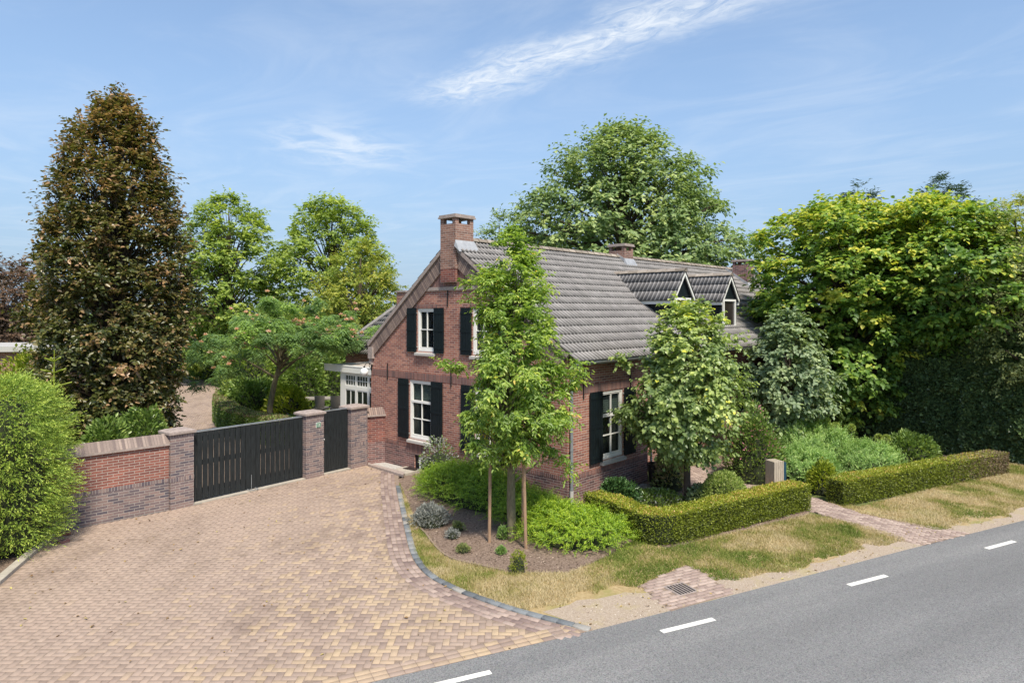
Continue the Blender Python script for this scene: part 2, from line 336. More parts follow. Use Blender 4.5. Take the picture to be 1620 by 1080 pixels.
# ------------------------------------------------------------------ ground sheets
def sheet(name, poly, z, m, kind='structure'):
    pts = [Vector((p[0], p[1], 0)) for p in poly]
    tri = tessellate_polygon([pts]); b = MB()
    for t in tri:
        q = [Vector((pts[i].x, pts[i].y, z)) for i in t]
        if (q[1]-q[0]).cross(q[2]-q[0]).z < 0: q = q[::-1]
        b.face(q)
    o = b.build(name, m); return tag(o, kind=kind)
def resample(pts, step):
    out = [pts[0].copy()]; acc = 0.0
    for a, c in zip(pts[:-1], pts[1:]):
        L = (c-a).length; d = (c-a)/max(L, 1e-9); t = step-acc
        while t <= L: out.append(a+d*t); t += step
        acc = (acc+L) % step if L+acc >= step else acc+L
    return out
def gp(*pp): return [G(*p) for p in pp]
EDGE = [Vector(p) for p in ((-46, -12.5, 0), (-12, 3.7, 0), (-1.88, 8.526, 0), (1.13, 9.92, 0), (3.83, 11.26, 0), (7.91, 13.34, 0), (11.77, 15.25, 0), (20, 19.4, 0), (70, 45, 0))]
ND = Vector((0.447, -0.894, 0))
b = MB(); b.box(-2500, 2500, -2500, 2500, -0.5, -0.040); tag(b.build('ground', M['ground']), kind='structure')
sheet('road', EDGE+[p+ND*6.2 for p in reversed(EDGE)], -0.006, M['asphalt'])
SHL = resample(EDGE[3:8], 0.22); sheet('road_shoulder', EDGE[3:8]+[p-ND*(0.14+0.75*float(fbm(np.array([p.x*1.3]), np.array([p.y*1.3]))[0])**1.3+(0.35 if p.x < 2.6 else 0)) for p in reversed(SHL)], -0.0075, M['gravel'])
def line_at(c, d, L=1.0, w=0.105):
    d = d.normalized(); nrm = Vector((-d.y, d.x, 0))
    return [c-d*L/2-nrm*w/2, c+d*L/2-nrm*w/2, c+d*L/2+nrm*w/2, c-d*L/2+nrm*w/2]
DC = [G(720, 1075), G(1089, 988), G(1373, 917), G(1583, 861)]
DC = [DC[0]-(DC[1]-DC[0])] + DC + [DC[3]+(DC[3]-DC[2])*k for k in (1, 2, 3)]
b = MB()
for i, c in enumerate(DC):
    d = DC[min(i+1, len(DC)-1)]-DC[max(i-1, 0)]; q = line_at(c, d); b.face([Vector((p.x, p.y, -0.002)) for p in q])
sheet('road_shoulder', gp((938, 994), (905, 983), (858, 966), (900, 955), (980, 938), (1060, 935), (1075, 958), (1000, 983)), -0.0088, M['gravel'])
tag(b.build('road_markings', M['line']), kind='structure')

kerb_px = [(630, 742), (631, 765), (637, 792), (643, 820), (649, 844), (655, 869), (665, 890), (684, 910), (707, 922), (729, 933), (757, 943), (809, 961), (853, 973), (905, 986), (938, 995)]
KERB = gp(*kerb_px)
def smooth_line(pts, it=2):
    for _ in range(it):
        o = [pts[0]]
        for a, c in zip(pts[:-1], pts[1:]): o += [a*0.75+c*0.25, a*0.25+c*0.75]
        pts = o+[pts[-1]]
    return pts
KERB = smooth_line(KERB)
GATE0 = G(270, 807); GD = Vector((0.616, 0.788, 0)).normalized(); GN = Vector((GD.y, -GD.x, 0))
WALL_L = G(111, 838.5)
EDGING = [G(88, 848), G(0, 925), Vector((-8.2, 9.0, 0)), Vector((-7.7, 5.9, 0))]
DRIVE = [Vector(p) for p in (EDGING[0], EDGING[1], EDGING[2], EDGING[3])]
drive_poly = DRIVE+[EDGE[2]*1.0]+[EDGE[3]*1.0, G(938, 995)]+list(reversed(KERB))+gp((640, 754), (584, 736))+[GATE0+GD*6.0-GN*0.0, GATE0+GD*0.3, GATE0, WALL_L]
sheet('driveway_bedding', drive_poly, -0.005, M['sand'])

def brick_field(name, poly, m, tintf, bl=0.2, bw=0.1, rot=0.0, herring=True, z=0.0, gap=0.006, excl=None):
    c, s_ = math.cos(rot), math.sin(rot)
    xs = [p[0]*c+p[1]*s_ for p in poly]; ys = [-p[0]*s_+p[1]*c for p in poly]
    u0, u1 = int(min(xs)/bw)-2, int(max(xs)/bw)+3; v0, v1 = int(min(ys)/bw)-2, int(max(ys)/bw)+3
    I, J = np.meshgrid(np.arange(u0, u1), np.arange(v0, v1), indexing='ij'); I = I.ravel(); J = J.ravel(); D = (I-J) % 4
    if herring:
        h = D == 0; v = D == 3
        cx = np.concatenate([(I[h]+1.0), (I[v]+0.5)])*bw; cy = np.concatenate([(J[h]+0.5), (J[v]+1.0)])*bw
        hx = np.concatenate([np.full(h.sum(), bw), np.full(v.sum(), bw/2)]); hy = np.concatenate([np.full(h.sum(), bw/2), np.full(v.sum(), bw)])
    else:
        k = (I + (J % 2)) % 2 == 0
        cx = (I[k]+1.0)*bw; cy = (J[k]+0.5)*bw; hx = np.full(k.sum(), bw); hy = np.full(k.sum(), bw/2)
    wx = cx*c-cy*s_; wy = cx*s_+cy*c
    keep = inpoly(wx, wy, poly)
    if excl is not None: keep &= ~excl(wx, wy)
    wx, wy, hx, hy = wx[keep], wy[keep], hx[keep]-gap/2, hy[keep]-gap/2
    n = len(wx); ang = rot+rng.normal(0, 0.012, n)
    return brick_boxes(name, wx, wy, hx, hy, ang, z, m, tintf(wx, wy))
def brick_boxes(name, wx, wy, hx, hy, ang, z, m, tint, hgt=0.05):
    n = len(wx); zz = z+rng.normal(0, 0.0018, n)+0.004*(fbm(wx*0.8, wy*0.8)-0.5)
    bev = 0.005
    cs = np.array([(-1, -1), (1, -1), (1, 1), (-1, 1)])
    V = np.zeros((n, 12, 3)); ca, sa = np.cos(ang), np.sin(ang)
    for r, (ins, dz) in enumerate(((bev, 0.0), (0, -bev), (0, -hgt))):
        for k, (sx, sy) in enumerate(cs):
            lx = sx*(hx-ins); ly = sy*(hy-ins)
            V[:, r*4+k, 0] = wx+lx*ca-ly*sa; V[:, r*4+k, 1] = wy+lx*sa+ly*ca
            V[:, r*4+k, 2] = zz+dz+rng.normal(0, 0.0006, n)*(r == 0)
    F = [(0, 1, 2, 3)]
    for r in (0, 4):
        for k in range(4): F.append((r+k, r+4+k, r+4+(k+1) % 4, r+(k+1) % 4))
    F = np.array(F)[None]+(np.arange(n)*12)[:, None, None]
    return np_mesh(name, V.reshape(-1, 3), F.reshape(-1, 4), np.repeat(tint, 12), m)
KA = np.array([(p.x, p.y) for p in KERB])
def kerb_dist(x, y):
    d = np.full(len(x), 1e9)
    for a, c in zip(KA[:-1], KA[1:]):
        ab = c-a; t = np.clip(((x-a[0])*ab[0]+(y-a[1])*ab[1])/(ab@ab+1e-12), 0, 1)
        d = np.minimum(d, np.hypot(x-a[0]-t*ab[0], y-a[1]-t*ab[1]))
    return d
def drive_tint(x, y):
    t = rng.random(len(x)); warm = np.clip((x+5.6)/3.8, 0.2, 1.0)*np.clip((20.5-y)/5, 0.5, 1)*(0.75+0.6*fbm(x*0.5, y*0.5))
    yel = rng.random(len(x)) < 0.37*warm
    c_ = np.clip((x+8)/4.5, 0.35, 1); r_ = np.where(yel, 0.68+0.32*t, 0.02+0.56*t*(0.6+0.8*(1-warm*0.4))); return r_*c_+0.45*(1-c_)
EA = np.array([(p.x, p.y) for p in EDGE])
def edge_dist(x, y):
    d = np.full(len(x), 1e9)
    for a, c in zip(EA[:-1], EA[1:]):
        ab = c-a; t = np.clip(((x-a[0])*ab[0]+(y-a[1])*ab[1])/(ab@ab), 0, 1)
        d = np.minimum(d, np.hypot(x-a[0]-t*ab[0], y-a[1]-t*ab[1]))
    return d
o = brick_field('driveway', drive_poly, M['paver'], drive_tint, excl=lambda x, y: (kerb_dist(x, y) < 0.54) | (edge_dist(x, y) < 0.34)); tag(o, kind='structure')
def course(name, line, offs, m, tintf, bl=0.2, bw=0.1, clip=None, side=1):
    X, Y, A = [], [], []
    for k, off in enumerate(offs):
        q = []
        for i, p in enumerate(line):
            d = (line[min(i+1, len(line)-1)]-line[max(i-1, 0)]).normalized(); q.append(p+Vector((-d.y, d.x, 0))*off*side)
        r = resample(q, bl+0.006)
        for i in range(len(r)-1):
            c = (r[i]+r[i+1])/2; d = r[i+1]-r[i]
            if d.length < bl*0.6: continue
            X.append(c.x); Y.append(c.y); A.append(math.atan2(d.y, d.x))
    X, Y, A = map(np.array, (X, Y, A))
    if clip is not None: k = clip(X, Y); X, Y, A = X[k], Y[k], A[k]
    n = len(X); return brick_boxes(name, X, Y, np.full(n, bl/2), np.full(n, bw/2-0.003), A, 0.001, m, tintf(X, Y))
o = course('driveway_border', KERB, [0.16, 0.262, 0.364, 0.466], M['paver_mauve'], lambda x, y: rng.random(len(x))*0.8, side=-1, clip=lambda x, y: inpoly(x, y, drive_poly)); tag(o, kind='structure')
o = course('driveway_threshold', EDGE[1:4]+[G(938, 995)], [0.06, 0.165, 0.27], M['paver'], lambda x, y: np.where(rng.random(len(x)) < 0.5, 0.7+0.3*rng.random(len(x)), 0.5*rng.random(len(x))), clip=lambda x, y: (kerb_dist(x, y) > 0.1) & (x > -7.8), side=1); tag(o, kind='structure')
# blue-grey cobble kerb
o = course('kerb', KERB[6:], [0.035], M['bluestone'], lambda x, y: rng.random(len(x)), bl=0.26, bw=0.13, side=-1); o.location.z = 0.02; tag(o, kind='structure')
# edging on the left
b = MB()
for a, c in zip(EDGING[:-1], EDGING[1:]):
    d = (c-a).normalized(); nn = Vector((-d.y, d.x, 0))*-1; r = [a, a+d*0.0]
    L = (c-a).length; k = max(1, int(L))
    for i in range(k):
        p, q = a+d*(L*i/k+0.004), a+d*(L*(i+1)/k-0.004)
        b.hexa([p+Vector((0, 0, -0.1)), q+Vector((0, 0, -0.1)), q+nn*0.16+Vector((0, 0, -0.1)), p+nn*0.16+Vector((0, 0, -0.1)),
                p+Vector((0, 0, 0.07)), q+Vector((0, 0, 0.07)), q+nn*0.16+Vector((0, 0, 0.07)), p+nn*0.16+Vector((0, 0, 0.07))])
tag(b.build('concrete_edging', M['concrete'], bevel=0.01), kind='structure')
sheet('conifer_bed', [EDGING[0], EDGING[1], EDGING[2], EDGING[3], Vector((-14, 4, 0)), Vector((-16, 10, 0)), Vector((-12, 14.3, 0))], -0.03, M['soil'])

# ------------------------------------------------------------------ house frame
UA = R(47.1); U = Vector((math.cos(UA), math.sin(UA), 0)); VV = Vector((-U.y, U.x, 0))
HC = Vector((1.349, 16.09, 0))
def HW(s, t, z=0): return HC+U*s+VV*t+Vector((0, 0, z))

verge = KERB[5:]+[G(1000, 985), G(1060, 962)]+[p-ND*0.12 for p in EDGE[4:6]]+gp((1447, 856), (1370, 832), (1284, 812), (1055, 866), (1010, 850), (960, 880), (900, 905), (805, 905), (750, 892), (712, 884), (690, 867), (676, 847), (663, 833))
sheet('verge_soil', verge, -0.010, M['turf'])
bed = list(KERB[:8])+gp((663, 833), (676, 847), (690, 867), (712, 884), (750, 892), (805, 905), (900, 905), (960, 880), (1030, 862), (1060, 870), (1110, 862))+[G(1283, 814), HW(9, -1.6), HW(9, 0), HW(0, 0), HW(0, 6.2)]
sheet('planting_bed', bed, -0.016, M['soil'])
b = MB(); cl = resample(smooth_line(gp((655, 838), (663, 833), (676, 847), (690, 867), (712, 884), (750, 892), (800, 903))), 0.2)
for p, q in zip(cl[:-1], cl[1:]):
    d = (q-p).normalized(); nn = Vector((-d.y, d.x, 0))*0.018
    b.hexa([p-nn+Vector((0, 0, -.05)), q-nn+Vector((0, 0, -.05)), q+nn+Vector((0, 0, -.05)), p+nn+Vector((0, 0, -.05)), p-nn+Vector((0, 0, .025)), q-nn+Vector((0, 0, .025)), q+nn+Vector((0, 0, .025)), p+nn+Vector((0, 0, .025))])
tag(b.build('bed_edging', M['sand']), kind='structure')
right_verge = gp((1311, 794), (1367, 813), (1518, 846))+[EDGE[6]-ND*.12, EDGE[7]-ND*.12]+[Vector((22, 24, 0)), Vector((17, 22.5, 0))]+gp((1590, 742), (1360, 800))
sheet('verge_soil', right_verge, -0.010, M['turf'])
sheet('garden_soil', [G(1330, 800), G(1590, 745), Vector((19, 22.5, 0)), Vector((12, 30, 0)), HW(20, 0), HW(9, 0), HW(9, -1.6)], -0.020, M['soil'])
path = gp((1284, 807), (1440, 858), (1462, 862), (1537, 843), (1367, 813), (1311, 794), (1262, 778), (1190, 760), (1120, 742), (1060, 732), (1040, 738), (1040, 752), (1100, 768), (1180, 785))
sheet('path_bedding', path, -0.006, M['sand'])
o = brick_field('garden_path', path, M['paver_mauve'], lambda x, y: 0.25+rng.random(len(x))*0.75, rot=R(-38), herring=False, bw=0.085, gap=.011, excl=lambda x, y: edge_dist(x, y) < 0.025); tag(o, kind='structure')
grate_bricks = gp((1012, 925), (1085, 893), (1112, 905), (1160, 938), (1098, 955), (1062, 966))
sheet('drain_bedding', grate_bricks, -0.004, M['sand'])
DRC = G(1077, 931)
o = brick_field('drain_surround', grate_bricks, M['paver_mauve'], lambda x, y: 0.4+0.6*rng.random(len(x)), rot=R(26.5), herring=False, gap=.012, excl=lambda x, y: np.hypot(x-DRC.x, y-DRC.y) < 0.24); o.location.z = 0.004; tag(o, kind='structure')
# yard behind the gate
yard = [GATE0+GD*0.3-GN*0.3, GATE0+GD*6.0-GN*0.3, G(560, 700), G(470, 668), G(400, 668), G(345, 665), G(340, 640), G(352, 622), G(380, 607), G(330, 597), G(275, 600), G(240, 640), G(250, 690)]
sheet('yard_bedding', yard, -0.020, M['yard'])
o = brick_field('yard_paving', yard, M['paver'], lambda x, y: rng.random(len(x))*0.66, z=-0.008, rot=R(20)); tag(o, kind='structure')
sheet('terrace', [HW(0.6, 8.05), HW(12, 8.05), HW(12, 17), HW(3, 16), HW(0.2, 12)], -0.018, M['yard'])
sheet('side_gravel', [HW(-0.05, -0.55), HW(1.2, -0.55), HW(3.4, -0.4), HW(3.4, 0), HW(0, 0), HW(-0.05, 0.4), HW(-0.5, 0.2)], -0.010, M['whitegravel'])

# ------------------------------------------------------------------ house
house = thing('brick_farmhouse', 'red brick farmhouse with tiled roof, dark shutters and two dormers behind the staked tree', 'house', HC, UA)
WD = 8.1; TR = 4.2; ZE = 3.70; ZR = 6.72; LEN = 21.0; SL = (ZR-ZE)/TR
def zr(t): return ZE+(ZR-ZE)*(t/TR if t <= TR else (WD-t)/(WD-TR))
FG = lambda h, d, z: (-d, h, z)      # gable face: h = t, d outward
FS = lambda h, d, z: (h, -d, z)      # side face:  h = s
def fbox(b, F, h0, h1, d0, d1, z0, z1, mi=0, tint=0.5):
    p, q = F(h0, d0, z0), F(h1, d1, z1); b.box(p[0], q[0], p[1], q[1], p[2], q[2], mi, tint)
gable_open = [(5.06, 6.10, 0.95, 2.72), (2.18, 3.24, 0.95, 2.72), (4.93, 5.73, 3.60, 4.88), (2.55, 3.33, 3.60, 4.88), (5.0, 5.88, 0.03, 0.47)]
side_open = [(1.40, 2.40, 0.95, 2.72)]
def wall(b, F, lo, hi, ztop, openings, zsplit=0.67, dep=0.16, rng_lr=None):
    zs = sorted({0.0, zsplit, ztop, *[o[2] for o in openings], *[o[3] for o in openings]})
    if rng_lr: zs = sorted(set(zs) | {ZE})
    for z0, z1 in zip(zs[:-1], zs[1:]):
        L0, R0 = rng_lr(z0) if rng_lr else (lo, hi); L1, R1 = rng_lr(z1) if rng_lr else (lo, hi)
        ops = sorted([o for o in openings if o[2] <= z0+1e-6 and o[3] >= z1-1e-6])
        cur = (L0, L1); mi = 1 if z1 <= zsplit+1e-6 else 0
        for o_ in ops+[(None,)]:
            nx = (R0, R1) if o_[0] is None else (o_[0], o_[0])
            p = [F(cur[0], 0, z0), F(nx[0], 0, z0), F(nx[1], 0, z1), F(cur[1], 0, z1)]
            k = 1 if F is FG else 0
            b.face(p, mi, uv=[(q[k], q[2]) for q in p])
            if o_[0] is not None: cur = (o_[1], o_[1])
    for (a, c, z0, z1) in openings:
        for q in ([F(a, 0, z0), F(a, 0, z1), F(a, -dep, z1), F(a, -dep, z0)], [F(c, 0, z0), F(c, -dep, z0), F(c, -dep, z1), F(c, 0, z1)],
                  [F(a, 0, z1), F(c, 0, z1), F(c, -dep, z1), F(a, -dep, z1)], [F(a, 0, z0), F(a, -dep, z0), F(c, -dep, z0), F(c, 0, z0)]): b.face(q, 0)
b = MB()
def lr(z):
    if z <= ZE: return (0, WD)
    f = (z-ZE)/(ZR-ZE); return (TR*f, WD-(WD-TR)*f)
wall(b, FG, 0, WD, ZR, gable_open, rng_lr=lr)
wall(b, FS, 0, 3.66, ZE, side_open)
# recess wall, back parts
b.face([(3.66, 0, 0), (3.66, 1.1, 0), (3.66, 1.1, ZE+.8), (3.66, 0, ZE)], 0)
b.face([(3.66, 1.1, 0), (LEN, 1.1, 0), (LEN, 1.1, ZE+.8), (3.66, 1.1, ZE+.8)], 0)
b.face([(0, WD, 0), (0, WD, ZE), (LEN, WD, ZE), (LEN, WD, 0)], 0)
b.face([(LEN, 0, 0), (LEN, WD, 0), (LEN, WD, ZE), (LEN, TR, ZR), (LEN, 0, ZE)], 0)
b.build('wall', [M['brick'], M['brick_dark']], house)
# soldier courses
b = MB()
def fq(F, h0, h1, z0, z1, d=0.004, mi=0, vert=True):
    p = [F(h0, d, z0), F(h1, d, z0), F(h1, d, z1), F(h0, d, z1)]; b.face(p, mi, uv=[(h0, 0.02), (h1, 0.02), (h1, 0.02+z1-z0), (h0, 0.02+z1-z0)])
for q in [(FG, 0.002, WD-.02, 2.74, 2.95), (FG, 0.002, WD-.02, 0.67, 0.77), (FS, 0.002, 3.65, 0.67, 0.77), (FS, 0.45, 2.95, 2.74, 2.94), (FG, 4.7, 6.1, 0.49, 0.665)]+[(FG, a-.1, c+.1, z1+.01, z1+.13) for a, c, z0, z1 in gable_open[2:4]]:
    b = MB(); fbox(b, q[0], q[1], q[2], 0, 0.006, q[3], q[4]); b.build('brick_band', M['soldier'], house)
# stone-like moulding and the vertical-brick triangle at the top of the gable
b = MB(); z0 = 5.50; l0, r0 = lr(z0)
b.face([FG(l0, 0.006, z0), FG(r0, 0.006, z0), FG(WD-(WD-TR), 0.006, ZR-.02)], 1, uv=[(l0, .02), (r0, .02), (TR, .4)])
fbox(b, FG, l0+.2, r0-.2, 0, 0.035, z0-.10, z0)
b.build('gable_moulding', [M['cap'], M['soldier']], house)
# sloping brick verges
b = MB()
def verge_strip(ta, za, tb, zb, w, d0, d1, mi):
    a = Vector((ta, za)); c = Vector((tb, zb)); dr = (c-a).normalized(); nr = Vector((dr.y, -dr.x))
    if nr.y > 0: nr = -nr
    q = [a, c, c+nr*w, a+nr*w]; L = (c-a).length
    f = [FG(p.x, d1, p.y) for p in q]; k = [FG(p.x, d0, p.y) for p in q]
    b.face(f, mi, uv=[(0, .02), (L, .02), (L, .02+w), (0, .02+w)])
    for i in range(4): j = (i+1) % 4; b.face([k[i], k[j], f[j], f[i]], mi)
verge_strip(-0.02, ZE+0.02, TR-.32, ZR-.23, 0.40, 0, 0.05, 0); verge_strip(WD+.02, ZE+0.02, TR+.32, ZR-.23, 0.40, 0, 0.05, 0)
verge_strip(-0.10, ZE+0.05, TR-.3, ZR-.10, 0.10, 0.0, 0.10, 1); verge_strip(WD+.10, ZE+0.05, TR+.3, ZR-.10, 0.10, 0, 0.10, 1)
b.box(-.11, 0, WD-.2, WD+.03, ZE-.42, ZE-.05, 1); b.box(-.08, 0, WD-.12, WD+.01, ZE-.62, ZE-.42, 1)
b.build('brick_verge', [M['verge'], M['cap']], house)

def tile_roof(name, parent, x0, x1, lo, hi, rows, period=0.15, amp=0.024, lift=0.032, trim=None, tint_lo=0.1):
    """rows of interlocking tiles between the line lo=(y,z) and hi=(y,z), running along local x"""
    lo = np.array(lo, float); hi = np.array(hi, float); sl = hi-lo; L = np.hypot(*sl); d = sl/L; nrm = np.array([-d[1], d[0]])
    if nrm[1] < 0: nrm = -nrm
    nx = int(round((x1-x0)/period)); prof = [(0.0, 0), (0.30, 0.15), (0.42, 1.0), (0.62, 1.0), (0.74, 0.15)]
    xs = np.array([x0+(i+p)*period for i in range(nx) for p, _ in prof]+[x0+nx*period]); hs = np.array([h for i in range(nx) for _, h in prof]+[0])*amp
    tn = np.repeat(np.arange(nx)//2, len(prof)); tn = np.append(tn, tn[-1])
    V, F, T = [], [], []; base = 0; m = len(xs)
    for r in range(rows):
        a, c = r/rows, (r+1)/rows
        rt = rng.random(nx+2)
        e_ = .012/L; top = c+.05/L
        for (f, up) in ((a+e_, -0.012), (a-e_, lift), (top, 0.004)):
            pt = lo+sl*f
            jit = (rng.random(nx+2)-.5)*0.008
            h = up+hs*(1 if up != -0.012 else 0.4)+jit[tn]
            V.append(np.stack([xs, pt[0]+nrm[0]*h, pt[1]+nrm[1]*h], 1))
            T.append(0.10+0.18*rt[tn]+(0.70*hs/amp if up != -0.012 else 0*hs))  # channels and lower lips darker: relief shade put into tint, with some dirt
        for k in range(2):
            i = np.arange(m-1); A = base+k*m+i
            F.append(np.stack([A, A+1, A+1+m, A+m], 1))
        base += 3*m
    V = np.concatenate(V); F = np.concatenate(F); T = np.concatenate(T)
    if trim is not None:
        cen = V[F].mean(1); F = F[trim(cen)]
    o = np_mesh(name, V, F, T, M['tile'], parent); return o
S_SLOPE = math.hypot(TR, ZR-ZE)
EYO = -0.30; EZO = ZE+SL*EYO
DORM = [6.76, 10.16]
def dtrim(c):
    k = np.ones(len(c), bool)
    for sc_ in DORM: k &= ~((np.abs(c[:, 0]-sc_) < 0.5) & (c[:, 1] > 0.65) & (c[:, 1] < 2.1))
    return k
OFFN = 0.10
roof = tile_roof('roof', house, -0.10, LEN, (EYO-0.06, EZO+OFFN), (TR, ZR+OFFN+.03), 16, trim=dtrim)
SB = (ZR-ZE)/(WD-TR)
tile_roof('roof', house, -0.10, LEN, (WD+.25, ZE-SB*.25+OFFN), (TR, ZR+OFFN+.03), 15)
b = MB()    # roof boarding beneath the tiles
b.hexa([(-.02, EYO, EZO), (LEN, EYO, EZO), (LEN, TR, ZR), (-.02, TR, ZR), (-.02, EYO, EZO+.07), (LEN, EYO, EZO+.07), (LEN, TR, ZR+.07), (-.02, TR, ZR+.07)])
b.hexa([(-.02, TR, ZR), (LEN, TR, ZR), (LEN, WD+.2, ZE-SB*.2), (-.02, WD+.2, ZE-SB*.2), (-.02, TR, ZR+.07), (LEN, TR, ZR+.07), (LEN, WD+.2, ZE-SB*.2+.07), (-.02, WD+.2, ZE-SB*.2+.07)])
b.build('roof_boarding', M['dark'], house)
def ridge_caps(parent, x0, x1, y, z, step=0.36, r=0.13):
    b = MB(); n = int((x1-x0)/step)
    for i in range(n):
        a = x0+i*step; t = random.random()*0.8+.1; k = 7
        for (xa, xb, ra, rb, dz) in ((a, a+step+.03, r+.018, r, 0),):
            pa = [(xa, y-ra*math.cos(PI*j/(k-1)), z+ra*0.8*math.sin(PI*j/(k-1))+.008) for j in range(k)]
            pb = [(xb, y-rb*math.cos(PI*j/(k-1)), z+rb*0.8*math.sin(PI*j/(k-1))) for j in range(k)]
            for j in range(k-1): b.face([pa[j], pb[j], pb[j+1], pa[j+1]], tint=t)
            b.face(pa[::-1], tint=0)
    return b.build('ridge_cap', M['ridge'], parent)
ridge_caps(roof, 0.62, LEN, TR, ZR+OFFN+.02)

def chimney(parent, s0, s1, t0, t1, zb, zt, flash=True, pot=False, mbr='brick', hollow=0.26):
    b = MB(); zc = zt-0.10; zo = zc-hollow*0.62
    b.box(s0, s1, t0, t1, zb, zo, 0, skip='t'); w = 0.13
    b.face([(s0+w, t0+w, zo-.1), (s1-w, t0+w, zo-.1), (s1-w, t1-w, zo-.1), (s0+w, t1-w, zo-.1)], 3)
    for (a0, a1, c0, c1) in ((s0, s1, t0, t0+w), (s0, s1, t1-w, t1), (s0, s0+w, t0+w, t1-w), (s1-w, s1, t0+w, t1-w)): b.face([(a0, c0, zo), (a1, c0, zo), (a1, c1, zo), (a0, c1, zo)], 1)
    for xa in (s0, s1-w):
        for ya in (t0, t1-w): b.box(xa, xa+w, ya, ya+w, zo+.001, zc, 0)
    b.box(s0-.05, s1+.05, t0-.05, t1+.05, zc, zc+.045, 1); b.box(s0-.03, s1+.03, t0-.03, t1+.03, zc+.047, zt, 1)
    if flash:
        za, zb2 = zr(t0)+.14, zr(t1)+.14
        b.hexa([(s0-.05, t0-.22, zr(t0-.22)+.13), (s1+.06, t0-.22, zr(t0-.22)+.13), (s1+.06, t0, za), (s0-.05, t0, za), (s0-.05, t0-.2, zr(t0-.22)+.16), (s1+.06, t0-.2, zr(t0-.22)+.16), (s1+.02, t0-.015, za+.17), (s0-.02, t0-.015, za+.17)], 2)
        for xx in ((s0-.02, s1+.004) if s0 > 1 else (s1+.004,)):
            b.hexa([(xx, t0, za-.1), (xx+.016, t0, za-.1), (xx+.016, TR, zr(TR)), (xx, TR, zr(TR)), (xx, t0, za+.17), (xx+.016, t0, za+.17), (xx+.016, TR, zr(TR)+.28), (xx, TR, zr(TR)+.28)], 2)
    return b.build('chimney', [M[mbr], M['cap'], M['lead'], M['dark']], parent)
chimney(house, -0.14, 0.56, 3.88, 4.52, 6.0, 7.54, mbr='brick_chimney')
b = MB(); b.box(-.139, -.06, 3.885, 4.515, 5.62, 5.99, 0); b.build('chimney_breast', M['brick_stub'], house)
chimney(house, 8.38, 8.98, 3.88, 4.58, 6.2, 7.36, mbr='brick_chimney')
chimney(house, 17.3, 18.0, 3.0, 3.72, 5.8, 7.25, mbr='brick_dark')
# gutters
b = MB()
def gutter(x0, x1, y, z, r=0.07):
    k = 8; pr = [(y-r*math.cos(PI*j/(k-1)), z-r*math.sin(PI*j/(k-1))) for j in range(k)]
    for (c, d) in zip(pr[:-1], pr[1:]): b.face([(x0, *c), (x1, *c), (x1, *d), (x0, *d)])
    b.face([(x0, *p) for p in pr]); b.face([(x1, *p) for p in pr])
gutter(-0.08, LEN, EYO-.06, EZO+.09)
b.build('gutter', M['zinc'], house)
b = MB(); b.tube([(0.06, EYO-.05, EZO), (0.06, EYO-.02, EZO-.12), (0.06, -.075, EZO-.34), (0.06, -.075, 0.42)], 0.036, 10)
for z in (0.45, 1.4, 2.6): b.tube([(0.06, -.075, z), (0.06, -.075, z+.05)], 0.043, 10)
pipe = b.build('downpipe', M['zinc'], house, smooth=False)
b = MB(); b.tube([(0.06, -.075, 0.44), (0.06, -.075, 0.12), (0.06, -.17, 0.02)], 0.05, 10); b.build('pipe_shoe', M['sill'], pipe)
b = MB(); b.tube([(3.72, -.07, EZO), (3.72, -.07, 0.3)], 0.034, 8); b.tube([(3.72, -.07, 0.32), (3.72, -.12, 0.02)], 0.045, 8); b.build('downpipe', M['sill'], house)
# wall anchors
for F, h, z in ((FS, 0.62, 2.86), (FS, 2.75, 2.9), (FG, 4.2, 2.9), (FG, 4.35, 5.2), (FG, 7.2, 2.9), (FG, 1.0, 2.9)):
    b = MB(); fbox(b, F, h-.013, h+.013, 0.008, 0.03, z-.26, z+.26); b.build('wall_anchor', M['black'], house)

